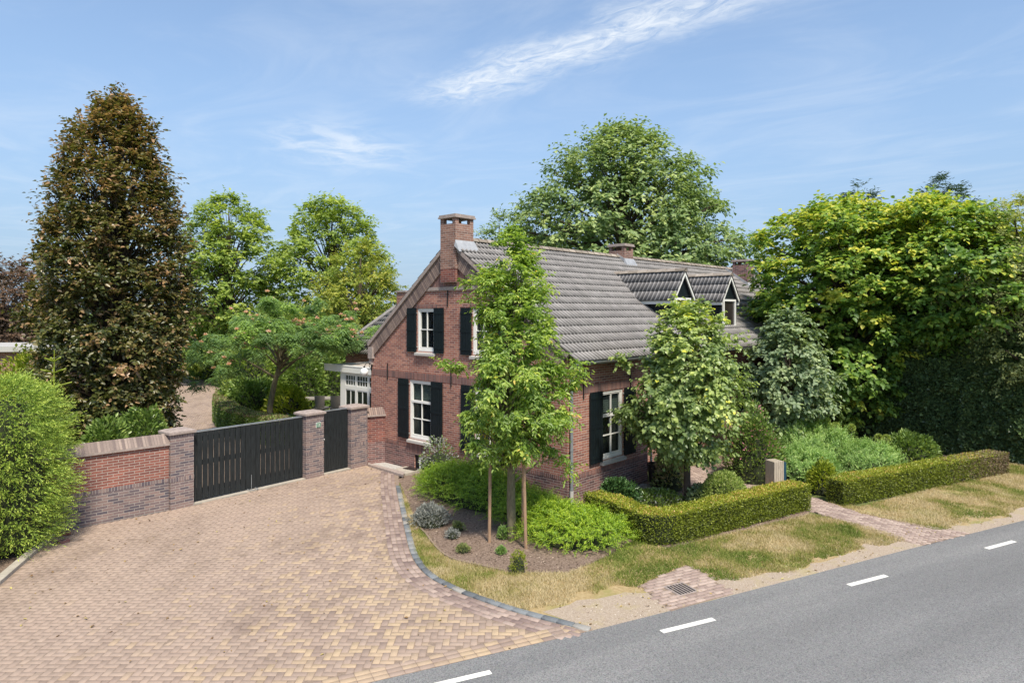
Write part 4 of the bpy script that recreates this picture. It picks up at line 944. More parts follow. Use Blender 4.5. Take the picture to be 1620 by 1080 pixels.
M['l_brown'] = lf('leaf_brown', [(0, (0.075, 0.053, 0.038)), (.6, (0.180, 0.112, 0.075)), (1, (0.300, 0.195, 0.135))], .25)
M['l_oak'] = lf('leaf_oak', [(0, (0.106, 0.168, 0.067)), (.5, (0.220, 0.309, 0.112)), (1, (0.497, 0.563, 0.205))], .28, .45, .4, 1.3)
M['l_back'] = lf('leaf_back', [(0, (0.121, 0.173, 0.038)), (.5, (0.257, 0.348, 0.074)), (1, (0.514, 0.555, 0.126))], .38, tcol=1.5)
M['l_yellow'] = lf('leaf_yellowgreen', [(0, (0.120, 0.163, 0.033)), (.5, (0.299, 0.347, 0.066)), (1, (0.595, 0.529, 0.111))], .38, tcol=1.4)
M['l_young'] = lf('leaf_young', [(0, (0.105, 0.175, 0.040)), (.45, (0.234, 0.347, 0.069)), (.9, (0.490, 0.567, 0.120)), (.97, (0.608, 0.603, 0.145)), (1, (0.712, 0.512, 0.120))], .40, .38, .5, 1.6)
M['l_linden'] = lf('leaf_linden', [(0, (0.126, 0.193, 0.067)), (.4, (0.239, 0.320, 0.114)), (.8, (0.431, 0.513, 0.171)), (.985, (0.685, 0.712, 0.210)), (1, (0.712, 0.685, 0.095))], .35, .38, .55, 1.4)
M['l_linden_dull'] = lf('leaf_linden_dull', [(0, (0.122, 0.183, 0.099)), (.5, (0.243, 0.315, 0.174)), (1, (0.459, 0.535, 0.249))], .3)
M['l_maple'] = lf('leaf_maple', [(0, (0.054, 0.113, 0.023)), (.38, (0.134, 0.245, 0.044)), (.66, (0.301, 0.421, 0.069)), (.88, (0.604, 0.580, 0.089)), (1, (0.665, 0.632, 0.119))], .35, tcol=1.3)
M['l_grey'] = lf('leaf_greygreen', [(0, (0.114, 0.150, 0.055)), (.5, (0.259, 0.300, 0.108)), (1, (0.520, 0.526, 0.208))], .25)
M['l_ivy'] = lf('leaf_ivy', [(0, (0.055, 0.096, 0.046)), (.6, (0.154, 0.225, 0.080)), (.93, (0.332, 0.451, 0.122)), (1, (0.750, 0.750, 0.487))], .12, .35, .5, 1.0)
M['l_pine'] = lf('leaf_pine', [(0, (0.049, 0.098, 0.058)), (1, (0.156, 0.234, 0.117))], .1)
M['l_box'] = lf('leaf_box', [(0, (0.090, 0.115, 0.018)), (.5, (0.227, 0.273, 0.030)), (.93, (0.423, 0.446, 0.050)), (1, (0.683, 0.431, 0.150))], .28, .4, .45, 1.2)
M['l_boxdry'] = lf('leaf_boxdry', [(0, (.14, .10, .06)), (1, (.36, .28, .17))], .2)
M['l_boxold'] = lf('leaf_boxold', [(0, (0.072, 0.086, 0.018)), (.5, (0.202, 0.185, 0.036)), (1, (0.518, 0.330, 0.084))], .28)
M['l_ball'] = lf('leaf_ball', [(0, (0.152, 0.229, 0.054)), (.5, (0.345, 0.420, 0.108)), (1, (0.750, 0.750, 0.360))], .25)
M['l_lon'] = lf('leaf_lonicera', [(0, (0.102, 0.175, 0.019)), (.5, (0.244, 0.391, 0.033)), (1, (0.573, 0.678, 0.058))], .32, .4, .45, 1.3)
M['l_spruce'] = lf('needle_spruce', [(0, (0.114, 0.196, 0.034)), (.5, (0.288, 0.410, 0.062)), (1, (0.637, 0.712, 0.130))], .2, .5, .35, 1.2)
M['l_silk'] = lf('leaf_silk', [(0, (0.106, 0.184, 0.081)), (.5, (0.226, 0.344, 0.129)), (1, (0.519, 0.690, 0.138))], .35, tcol=1.3)
M['l_art'] = lf('leaf_artemisia', [(0, (0.113, 0.215, 0.062)), (.5, (0.278, 0.432, 0.125)), (1, (0.642, 0.750, 0.290))], .3)
M['l_shrub'] = lf('leaf_shrub', [(0, (0.074, 0.125, 0.031)), (.5, (0.181, 0.274, 0.060)), (1, (0.388, 0.478, 0.119))], .25, .35, .5)
M['l_camellia'] = lf('leaf_camellia', [(0, (0.036, 0.083, 0.026)), (.6, (0.080, 0.157, 0.047)), (1, (0.172, 0.277, 0.084))], .1, .25, .6)
M['l_silver'] = lf('leaf_silver', [(0, (.16, .17, .16)), (1, (.46, .47, .43))], .1, .8, .2)
M['l_hyd'] = lf('flower_hydrangea', [(0, (0.440, 0.286, 0.165)), (.5, (0.572, 0.462, 0.286)), (1, (0.352, 0.396, 0.154))], .2, .8, .2)
M['l_pink'] = lf('flower_pink', [(0, (.50, .16, .22)), (1, (.80, .42, .46))], .3, .7, .2)
M['l_puff'] = lf('flower_puff', [(0, (.66, .36, .26)), (1, (.80, .60, .48))], .3, .8, .2)
M['l_bright'] = lf('leaf_bright', [(0, (0.132, 0.187, 0.020)), (.5, (0.308, 0.363, 0.040)), (1, (0.572, 0.550, 0.080))], .35)
M['l_grass'] = lf('grass_blade', [(0, (.15, .21, .04)), (.35, (.27, .29, .07)), (.6, (.42, .35, .16)), (1, (.58, .48, .30))], .25, .7, .2, 1.0)
M['l_lime'] = lf('leaf_limegreen_head', [(0, (.20, .28, .06)), (1, (.42, .47, .12))], .3)

# --- copper beech
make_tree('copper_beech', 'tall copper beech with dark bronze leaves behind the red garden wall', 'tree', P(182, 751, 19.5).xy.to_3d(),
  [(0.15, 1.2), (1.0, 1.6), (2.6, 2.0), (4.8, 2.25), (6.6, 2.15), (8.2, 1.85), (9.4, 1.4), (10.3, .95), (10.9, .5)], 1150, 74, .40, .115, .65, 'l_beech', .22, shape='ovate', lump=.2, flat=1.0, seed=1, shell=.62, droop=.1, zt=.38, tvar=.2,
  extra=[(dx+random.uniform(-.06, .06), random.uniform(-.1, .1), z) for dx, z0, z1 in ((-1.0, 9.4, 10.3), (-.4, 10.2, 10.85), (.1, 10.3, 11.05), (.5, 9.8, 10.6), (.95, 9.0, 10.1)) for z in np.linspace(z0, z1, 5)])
# --- back trees
make_tree('bronze_tree', 'brownish bushy tree behind the copper beech at the left', 'tree', P(5, 495, 40).xy.to_3d(), [(1, 2.5), (4, 4.4), (6.2, 3.8), (7.9, 1.6)], 420, 64, .7, .22, .6, 'l_brown', .2, seed=2)
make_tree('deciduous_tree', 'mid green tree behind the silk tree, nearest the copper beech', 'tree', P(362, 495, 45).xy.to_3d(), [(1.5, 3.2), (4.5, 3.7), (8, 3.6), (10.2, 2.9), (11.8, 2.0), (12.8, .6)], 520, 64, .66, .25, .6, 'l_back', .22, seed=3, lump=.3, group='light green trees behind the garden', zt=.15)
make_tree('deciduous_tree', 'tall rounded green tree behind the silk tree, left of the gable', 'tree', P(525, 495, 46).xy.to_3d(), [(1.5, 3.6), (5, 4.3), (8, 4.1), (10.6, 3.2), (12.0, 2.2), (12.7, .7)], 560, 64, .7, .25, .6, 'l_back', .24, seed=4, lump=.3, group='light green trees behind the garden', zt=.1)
make_tree('deciduous_tree', 'lower yellow-green tree close to the left slope of the gable', 'tree', P(570, 495, 37).xy.to_3d(), [(1.2, 2.3), (3.5, 2.8), (6, 2.6), (7.9, 1.6), (8.7, .4)], 360, 64, .5, .17, .55, 'l_yellow', .16, seed=5, lump=.3)
make_tree('large_oak', 'huge broad green tree rising behind the farmhouse roof', 'tree', P(985, 495, 50).xy.to_3d(), [(3, 7.2), (6, 8.9), (9.5, 8.9), (13, 7.4), (15.8, 5.1), (17.8, 2.8), (18.8, 1.0)], 1150, 70, 1.15, .34, .6, 'l_oak', .5, seed=6, lump=.24, flat=.6, zt=.1, droop=.4, every=6)
make_tree('deciduous_tree', 'small dull green tree top behind the ridge, left of the huge tree', 'tree', P(790, 495, 56).xy.to_3d(), [(3, 2.5), (8, 3.2), (11.5, 2.2), (13.2, .5)], 150, 50, .8, .3, .55, 'l_oak', .25, seed=7)
# --- right hand trees
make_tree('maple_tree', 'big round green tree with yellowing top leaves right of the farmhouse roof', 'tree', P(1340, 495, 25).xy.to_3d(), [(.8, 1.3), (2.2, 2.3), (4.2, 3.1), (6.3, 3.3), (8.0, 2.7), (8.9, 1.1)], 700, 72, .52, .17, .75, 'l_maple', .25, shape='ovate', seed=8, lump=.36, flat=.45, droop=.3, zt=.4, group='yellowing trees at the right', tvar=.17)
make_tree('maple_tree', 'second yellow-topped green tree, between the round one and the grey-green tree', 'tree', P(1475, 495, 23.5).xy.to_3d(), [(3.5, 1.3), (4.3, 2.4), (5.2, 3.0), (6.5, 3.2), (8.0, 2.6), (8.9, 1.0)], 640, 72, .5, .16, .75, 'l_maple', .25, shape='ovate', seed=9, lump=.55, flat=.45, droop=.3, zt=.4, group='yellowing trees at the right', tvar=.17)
make_tree('grey_green_tree', 'fine-leaved grey-green tree at the right edge above the dark hedge', 'tree', P(1625, 495, 21.5).xy.to_3d(), [(2.4, 1.5), (4, 2.6), (6.0, 2.9), (7.6, 2.1), (8.6, .6)], 520, 70, .5, .10, .5, 'l_grey', .22, seed=10, lump=.3, flat=.7, zt=.25)
make_tree('yellow_tree', 'yellow-leaved tree peeping over at the far right behind the grey-green tree', 'tree', P(1625, 495, 40).xy.to_3d(), [(4, 2.5), (8, 3.3), (11.0, 2), (11.9, .5)], 160, 50, .6, .2, .6, 'l_yellow', .2, seed=12, zt=.6)
for i, (px, top, Yd) in enumerate(((1352, 13.6, 44), (1305, 11.9, 46), (1492, 13.8, 43))):
    make_tree('pine_tree', ('dark pine top standing above the round yellowing tree', 'lower dark pine top just left of another pine', 'dark pine top above the second yellow-topped tree')[i], 'tree', P(px, 495, Yd).xy.to_3d(), [(4, 2.2), (top-3, 2.2), (top-1, 1.3), (top, .25)], 120, 60, .55, .3, .12, 'l_pine', .2, seed=20+i, lump=.5, flat=.35, group='dark pines in the background')

def shell_leaves(Pn, Nn, L, Wr, shape, jit=.6, up=.0):
    n = len(Pn); D = nrm3(Nn*.55+rdir(n)*jit+np.array([0, 0, up])); N = nrm3(np.cross(D, rdir(n))+Nn*.5)
    Ls = L*(.6+.8*rng.random(n)); return leaf_geo(Pn, D, N, Ls, Ls*Wr, shape)
def hedge(name, label, line, w, h, dens, L, lm, newg=.0, Wr=.6, z0=0.0, cat='hedge', group=None, wob=.03, dry=None, core='l_core', shape='diamond', mats=None):
    """clipped hedge following a ground line (centre line), leaves all over its sides and top"""
    line = resample(line, .12) if len(line) > 1 else line; n = len(line); A = []
    ds = []
    for i in range(n):
        d = (line[min(i+1, n-1)]-line[max(i-1, 0)]).normalized(); ds.append(Vector((-d.y, d.x, 0)))
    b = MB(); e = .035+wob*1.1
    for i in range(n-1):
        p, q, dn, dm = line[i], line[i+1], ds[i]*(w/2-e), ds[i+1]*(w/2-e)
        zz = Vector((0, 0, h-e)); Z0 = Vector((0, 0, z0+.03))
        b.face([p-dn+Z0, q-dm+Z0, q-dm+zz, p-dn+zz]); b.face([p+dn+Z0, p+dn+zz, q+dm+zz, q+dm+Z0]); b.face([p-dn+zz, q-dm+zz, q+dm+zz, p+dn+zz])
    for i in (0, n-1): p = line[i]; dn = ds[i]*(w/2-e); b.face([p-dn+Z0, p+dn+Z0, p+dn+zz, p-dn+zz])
    tot = (n-1)*.12; girth = 2*h+w; N = int(tot*girth*dens); s_ = rng.random(N)*(n-1.001); i = s_.astype(int); f = (s_-i)[:, None]
    LP = np.array([tuple(p) for p in line]); LD = np.array([tuple(p) for p in ds])
    c = LP[i]*(1-f)+LP[i+1]*f; dn = LD[i]*(1-f)+LD[i+1]*f; g = rng.random(N)*girth
    side = np.where(g < h, -1, np.where(g < 2*h, 1, 0)); hz = np.where(g < h, g, np.where(g < 2*h, g-h, h)); off = np.where(side == 0, (g-2*h)-w/2, side*w/2)
    sc = s_*.12; lump = wob*(vn(sc*3+side*9, hz*3+5)-.5)*2
    pos = c+dn*(off+np.where(side != 0, side*lump, 0))[:, None]; pos[:, 2] = z0+hz+np.where(side == 0, lump, 0)
    Nn = np.where((side == 0)[:, None], np.array([[0, 0, 1.]]), dn*side[:, None]); pos -= Nn*(rng.random(N)*.05)[:, None]
    ne = int(2*w*h*dens)   # the two end faces
    ei = rng.integers(0, 2, ne); eh = rng.random(ne)*h; ew = (rng.random(ne)-.5)*w; pe = LP[np.where(ei == 0, 0, n-1)]+LD[np.where(ei == 0, 0, n-1)]*ew[:, None]; pe[:, 2] = z0+eh
    d0 = np.array(tuple((line[0]-line[1]).normalized())); d1 = np.array(tuple((line[-1]-line[-2]).normalized())); Ne = np.where((ei == 0)[:, None], d0, d1)
    pos = np.concatenate([pos, pe]); Nn = np.concatenate([Nn, Ne]); sc = np.concatenate([sc, np.where(ei == 0, 0, tot)])
    V, F, k = shell_leaves(pos, Nn, L, Wr, shape, up=.15); nl = len(pos)
    hf = pos[:, 2]/max(h, .1)
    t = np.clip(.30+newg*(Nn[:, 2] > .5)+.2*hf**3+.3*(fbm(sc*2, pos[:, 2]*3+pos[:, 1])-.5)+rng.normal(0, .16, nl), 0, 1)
    fpl = len(SHP[shape][1]); mi = np.ones(nl, int)
    if dry is not None: mi = np.where(dry(sc/tot, hf)*1.0 > rng.random(nl), 2, 1)
    cf = np.array([list(q) for q in b.f])+0; cv = np.array([tuple(v) for v in b.v])
    if F.shape[1] == 3: Fs = [cf, F+len(cv)]
    else: Fs = [cf, F+len(cv)]
    o = np_mesh(name, np.concatenate([cv, V]), Fs, np.concatenate([np.full(len(cv), .3), np.repeat(t, k)]), [M['core'], M[lm], M['l_boxdry']], None, np.concatenate([np.zeros(len(cf), int), np.repeat(mi, fpl)]))
    return tag(o, label, cat, group)
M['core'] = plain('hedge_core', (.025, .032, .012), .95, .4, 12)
# L-shaped box hedge and right box hedge: centre lines from the ground line of their front faces
def offs(a, c, w):  # shift a ground line to its left by w
    d = (c-a).normalized(); n_ = Vector((-d.y, d.x, 0)); return a+n_*w, c+n_*w
hA, hB, hC = G(925, 822), G(1055, 868), G(1283, 806)
q1, q2 = offs(hA, hB, .26); q3, q4 = offs(hB, hC, .26)
cor = Vector((q3.x, q3.y+.12, 0))
hedge('box_hedge', 'L-shaped clipped box hedge around the small front garden under the round linden', [q1, cor-(cor-q1).normalized()*.2, cor+(q4-cor).normalized()*.2, q4], .54, .62, 4200, .036, 'l_box', newg=.3)
rA, rB = G(1337, 800), G(1598, 748); q1, q2 = offs(rA, rB, .26)
hedge('box_hedge', 'long straight box hedge beside the right lawn, its far end dry and brown', [q1, q2], .54, .62, 3600, .036, 'l_box', newg=.25, dry=lambda s, h: np.clip((s-.55)*2.2, 0, 1)*np.where(h > .9, .8, 1))
HT = lambda px, py: P(px, py, 3.80*FPX/(py-HY)).xy.to_3d()
cl = smooth_line([HT(385, 611), HT(362, 614), HT(352, 622), HT(352, 634), HT(372, 648), HT(410, 656), HT(462, 664)])
hedge('curved_box_hedge', 'curved box hedge with orange-brown tips in the yard behind the double gate', cl, .75, .95, 1300, .065, 'l_shrub', dry=lambda s, h: np.where(h > .93, .55, .04))
# dark hedge wall at the right
hedge('dark_ivy_hedge', 'tall dark hedge wall under the yellowing trees at the right', [Vector((19.6, 18.9, 0)), Vector((16.4, 21.2, 0)), Vector((13.6, 24.6, 0)), Vector((11.3, 28.6, 0))], 1.3, 4.0, 2000, .12, 'l_ivy', shape='diamond', wob=.2, Wr=.75)

# --- shrubs: lumpy mounds of leaves
def mound(name, label, cat, c, rx, ry, h, n, L, Wr, lm, shape='diamond', rot=0.0, droop=0.0, up=.3, lump=.25, spray=False, group=None, z0=0.0, jit=.6, wmat=None, wfrac=0.0, seed=0, tvar=.2, power=.6, WL=None):
    u = rng.random(n); a = rng.random(n)*2*PI; ct = u**power; st = np.sqrt(1-ct**2)
    base = np.stack([st*np.cos(a), st*np.sin(a), ct], 1)
    lu = 1+lump*(fbm(base[:, 0]*2.3+seed*5+10, base[:, 1]*2.3+base[:, 2]*2+seed)-.5)*2; depth = 1-.28*rng.random(n)**2
    pos = base*np.array([rx, ry, h])*(lu*depth)[:, None]; N = nrm3(base/np.array([rx, ry, h]))
    cr, sr = math.cos(rot), math.sin(rot)
    rotm = lambda v: np.stack([v[:, 0]*cr-v[:, 1]*sr, v[:, 0]*sr+v[:, 1]*cr, v[:, 2]], 1)
    pos = rotm(pos)+np.array([0, 0, z0]); N = rotm(N)
    D = nrm3(N*.8+rdir(n)*jit+np.array([0, 0, up-droop])); Nn = nrm3(np.cross(D, rdir(n))+N*.6+np.array([0, 0, .3])); Ls = L*(.6+.8*rng.random(n))
    V, F, k = leaf_geo(pos, D, Nn, Ls, Ls*Wr, shape); t = np.clip(.42+.5*(fbm(pos[:, 0]*2.2+3, pos[:, 1]*2.2+pos[:, 2])-.5)+rng.normal(0, tvar, n), 0, 1)
    # dark earthy core of twigs
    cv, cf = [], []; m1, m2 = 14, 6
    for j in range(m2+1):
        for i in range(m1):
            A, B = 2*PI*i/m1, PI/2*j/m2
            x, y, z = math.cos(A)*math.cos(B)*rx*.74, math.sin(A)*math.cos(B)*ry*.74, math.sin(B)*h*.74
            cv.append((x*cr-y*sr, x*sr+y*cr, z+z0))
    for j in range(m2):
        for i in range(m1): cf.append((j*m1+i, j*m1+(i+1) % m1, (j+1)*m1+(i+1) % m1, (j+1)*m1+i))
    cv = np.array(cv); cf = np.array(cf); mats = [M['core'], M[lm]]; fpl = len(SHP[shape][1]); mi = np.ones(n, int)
    if wmat: mats.append(M[wmat]); mi = np.where((rng.random(n) < wfrac) & (pos[:, 2]-z0 > h*.25), 2, 1)
    o = np_mesh(name, np.concatenate([cv, V]), [cf, F+len(cv)], np.concatenate([np.full(len(cv), .3), np.repeat(t, k)]), mats, None, np.concatenate([np.zeros(len(cf), int), np.repeat(mi, fpl)]))
    o.location = (c.x, c.y, 0); return tag(o, label, cat, group)
def gm(px, py): return G(px, py)
def spray_mound(name, label, cat, c, rx, ry, h, nt, tw, k, L, Wr, lm, rot=0.0, lump=.25, group=None, seed=0, up=.2, droop=.5, power=.55, pair=.8, jit=.35, tc=.4):
    """low mass of arching twigs, each set with k small leaves"""
    u = rng.random(nt); a = rng.random(nt)*2*PI; ct = u**power; st = np.sqrt(1-ct**2); base = np.stack([st*np.cos(a), st*np.sin(a), ct], 1)
    lu = 1+lump*(fbm(base[:, 0]*2.6+seed*5+10, base[:, 1]*2.6+base[:, 2]*2+seed)-.5)*2; dep = .62+.26*rng.random(nt)
    cr, sr = math.cos(rot), math.sin(rot); rm = lambda q: np.stack([q[:, 0]*cr-q[:, 1]*sr, q[:, 0]*sr+q[:, 1]*cr, q[:, 2]], 1)
    p = rm(base*np.array([rx, ry, h])*(lu*dep)[:, None]); N = rm(nrm3(base/np.array([rx, ry, h]))); az = rng.random(nt)*2*PI
    td = nrm3(N*.8+np.stack([np.cos(az), np.sin(az), 0*az], 1)*.6+np.array([0, 0, up])); tl = tw*(.5+.8*rng.random(nt))
    f = np.tile(np.linspace(.1, 1, k), nt); li = np.repeat(np.arange(nt), k); n = len(li); P0 = p[li]+td[li]*(f*tl[li])[:, None]; P0[:, 2] -= droop*tl[li]*f*f*.6; P0[:, 2] = np.maximum(P0[:, 2], .01)
    sd = nrm3(np.cross(td, N+rdir(nt)*.5))[li]*np.where(np.tile(np.arange(k) % 2, nt) == 0, 1, -1)[:, None]
    D = nrm3(td[li]*(1-pair*.4)+sd*pair+rdir(n)*jit+np.array([0, 0, -droop*.4])*f[:, None]); Nn = nrm3(N[li]*.6+np.array([0, 0, .5])+rdir(n)*.35); Ls = L*(.6+.7*rng.random(n))*(1.1-.4*f)
    V, F, kk = leaf_geo(P0, D, Nn, Ls, Ls*Wr, 'diamond'); t = np.clip(tc-.2+.38*f+.35*(fbm(p[:, 0]*2.5+3, p[:, 1]*2.5)-.5)[li]+rng.normal(0, .1, nt)[li]+rng.normal(0, .1, n), 0, 1)
    cv, cf = [], []; m1, m2 = 16, 6
    for j in range(m2+1):
        for i in range(m1):
            A, B = 2*PI*i/m1, PI/2*j/m2; x, y, z = math.cos(A)*math.cos(B)*rx*.6, math.sin(A)*math.cos(B)*ry*.6, math.sin(B)*h*.6; cv.append((x*cr-y*sr, x*sr+y*cr, z))
    for j in range(m2):
        for i in range(m1): cf.append((j*m1+i, j*m1+(i+1) % m1, (j+1)*m1+(i+1) % m1, (j+1)*m1+i))
    cv = np.array(cv); o = np_mesh(name, np.concatenate([cv, V]), [np.array(cf), F+len(cv)], np.concatenate([np.full(len(cv), .3), np.repeat(t, kk)]), [M['core'], M[lm]], None, np.concatenate([np.zeros(len(cf), int), np.ones(len(F), int)]))
    o.location = (c.x, c.y, 0); return tag(o, label, cat, group)
# low evergreen mounds around the staked tree
spray_mound('evergreen_groundcover', 'dark green mass of low evergreen sprays along the gable wall left of the tree stakes', 'shrub', Vector((-.95, 16.95, 0)), 2.65, 1.2, .88, 3600, .30, 12, .055, .34, 'l_lon', rot=R(133), seed=1)
spray_mound('evergreen_groundcover', 'bright green low evergreen shrub right of the staked trunk, beside the hedge corner', 'shrub', Vector((1.25, 13.95, 0)), 1.42, 1.02, .76, 2600, .28, 12, .05, .34, 'l_lon', rot=R(-22), seed=2, tc=.52)
spray_mound('evergreen_groundcover', 'green evergreen clump linking the two low shrubs behind the staked trunk', 'shrub', Vector((.45, 14.95, 0)), 1.0, .8, .70, 1300, .28, 12, .05, .34, 'l_lon', seed=3)
# spruce at the left edge: layered sprays of twigs
def spruce(label, c, rx, h, n, seed):
    o = thing('spruce', label, 'conifer', c, 0, 'bright green spruces along the left edging')
    z = rng.random(n)**.85; tier = z*11; rad = rx*np.interp(z, [0, .1, .35, .7, .9, 1], [.72, .95, 1, .95, .78, .2])*(1+.14*np.sin(tier*2*PI)); a = rng.random(n)*2*PI
    rad *= 1+.18*(vn(a*3+seed, z*9)-.5)*2; fr = 1-.35*rng.random(n)**1.6
    pos = np.stack([rad*fr*np.cos(a), rad*fr*np.sin(a), .1+z*h], 1); out = np.stack([np.cos(a), np.sin(a), np.zeros(n)], 1)
    D0 = nrm3(out+rdir(n)*.45+np.array([0, 0, -.12])+np.array([0, 0, 1])*np.clip(z-.75, 0, 1)[:, None]*3); tw = .24*(.6+.7*rng.random(n))
    # each twig = a bundle of needles
    k = 9; f = np.tile(np.linspace(0, 1, k), n); ci = np.repeat(np.arange(n), k); P0 = pos[ci]+D0[ci]*(f*tw[ci])[:, None]
    D = nrm3(D0[ci]*.9+rdir(n*k)*.75); L = .042*(.8+.5*rng.random(n*k)); V, F, kk = leaf_geo(P0, D, rdir(n*k), L, L*.34, 'blade')
    t = np.clip(.18+.5*f+rng.normal(0, .12, n*k)+rng.normal(0, .1, n)[ci], 0, 1); np_mesh('foliage', V, F, np.repeat(t, kk), M['l_spruce'], o)
    b = MB(); b.tube([(0, 0, -.1), (0, 0, h*.8)], [.07, .02], 8)
    for _ in range(60):
        A = random.random()*2*PI; z_ = random.uniform(.15, h*.85); r = rx*.75; b.tube([(0, 0, z_), (math.cos(A)*r, math.sin(A)*r, z_+.05)], [.018, .006], 4, cap=False)
    b.lathe([(rx*.62, .12), (rx*.68, h*.3), (rx*.55, h*.65), (rx*.25, h*.88), (0, h*.93)], n=14, mi=1)
    b.build('trunk', [M['bark_dark'], M['core']], o); return o
sp1 = spruce('bright green spruce in front of the left end of the red garden wall', Vector((-10.15, 13.3, 0)), 1.0, 3.3, 9500, 1)
b = MB(); t_ = thing('spruce_leader', 'single upright spruce leader shoot rising above the bright green spruce', 'conifer', Vector((-9.95, 14.4, 0)))
b.tube([(0, 0, 2.2), (.02, 0, 3.95)], [.022, .008], 6)
for z in (3.15, 3.45, 3.7):
    for k in range(5): A = k*2*PI/5+z; b.tube([(0.01, 0, z), (math.cos(A)*.32*(4.2-z), math.sin(A)*.32*(4.2-z), z+.08)], [.010, .016], 4)
b.build('shoot', M['l_bright'], t_)
spruce('second bright green spruce standing farther left along the edging', Vector((-10.6, 10.6, 0)), 1.25, 3.1, 9000, 2)
mound('shrub', 'yellow-green shrub top behind the spruce at the left edge', 'shrub', P(45, 495, 20).xy.to_3d(), 1.6, 1.2, 3.45, 6000, .13, .5, 'l_bright', seed=4)
mound('shrub', 'dark green shrub between the spruce and the copper beech behind the wall', 'shrub', Vector((-12.8, 17.4, 0)), 1.5, 1.2, 2.2, 6000, .11, .5, 'l_shrub', seed=5)
for i, (px, Yd, h, lb) in enumerate(((228, 17.6, 2.15, 'glossy laurel showing over the wall coping next to the left gate pillar'), (165, 17.0, 2.0, 'dark laurel at the foot of the copper beech behind the wall'))):
    mound('laurel', lb, 'shrub', P(px, 495, Yd).xy.to_3d(), .8, .6, h, 3500, .12, .45, 'l_shrub', seed=6+i, group='laurels behind the garden wall')

# --- staked young tree
make_tree('young_tree', 'slender leafy young tree supported by wooden stakes in front of the gable corner', 'tree', G(809, 851), [(1.85, .7), (2.2, 1.15), (2.9, 1.3), (3.5, 1.25), (3.9, .95), (4.6, .95), (5.3, .95), (5.7, .75), (6.15, .42), (6.5, .12)], 330, 104, .27, .094, .42, 'l_young', .095, 'bark', 'ovate', lump=.6, flat=.75, seed=31, droop=.4, every=4, tvar=.2, shell=.35, lean=(.008, 0),
  extra=[(-1.2, -.1, 3.62), (-1.4, 0, 3.7), (-1.0, 0, 3.6), (1.25, 0, 3.2), (1.35, 0, 3.35), (1.0, .1, 3.1), (1.05, -.1, 1.75), (1.2, -.1, 1.55), (.8, 0, 1.9), (-.9, 0, 5.35), (-.8, 0, 5.0)])
for (px, py, top, tl, lb) in ((774, 856, 1.62, .02, 'reddish round stake left of the young trunk'), (832, 866, 1.95, -.05, 'round stake standing right of the young trunk, in front of another stake'), (826, 846, 1.9, .02, 'thin dark stake half hidden behind the right-hand stake')):
    g = G(px, py); o = thing('tree_stake', lb, 'stake', g, 0, 'stakes holding the young tree'); b = MB(); r = .034 if 'thin' not in lb else .022
    b.tube([(0, 0, -.1), (tl*.5, 0, top*.5), (tl, 0, top)], r, 10); b.build('stake', M['wood'], o)
a = G(774, 856); c = G(809, 851); b = MB(); b.tube([a+Vector((.02, 0, 1.56)), (a+c)/2+Vector((0, 0, 1.57)), c+Vector((-.05, 0, 1.56))], .018, 6)
o = b.build('tree_tie', M['black']); tag(o, 'black rubber tie from the left stake to the young trunk', 'tree tie')
# --- lindens
lp_ = [(1.3, .7), (1.75, 1.2), (2.4, 1.42), (3.2, 1.38), (3.9, 1.1), (4.45, .75), (4.85, .4), (5.1, .15)]
make_tree('linden_tree', 'round-crowned linden with pale green heart-shaped leaves inside the L-shaped hedge', 'tree', G(1087, 800), lp_, 270, 96, .30, .096, .85, 'l_linden', .085, 'bark_dark', 'ovate', lump=.2, flat=.8, seed=41, droop=.55, every=3, tvar=.2, shell=.45, group='lindens along the farmhouse', zt=.35,
  extra=[(-1.55, 0, 3.6), (-1.4, 0, 3.5), (-1.45, -.1, 2.35), (-1.6, -.1, 2.3), (.35, 0, 4.95), (.7, 0, 4.6), (-.3, 0, 4.9), (1.2, 0, 4.1)])
make_tree('linden_tree', 'duller grey-green linden farther back, between the front linden and the maple', 'tree', P(1248, 495, 21.4).xy.to_3d(), [(1.1, .8), (1.8, 1.35), (2.8, 1.5), (3.7, 1.2), (4.4, .75), (4.85, .2)], 230, 64, .34, .12, .85, 'l_linden_dull', .09, 'bark_dark', 'ovate', lump=.2, flat=.7, seed=42, droop=.55, every=3, shell=.45, group='lindens along the farmhouse')
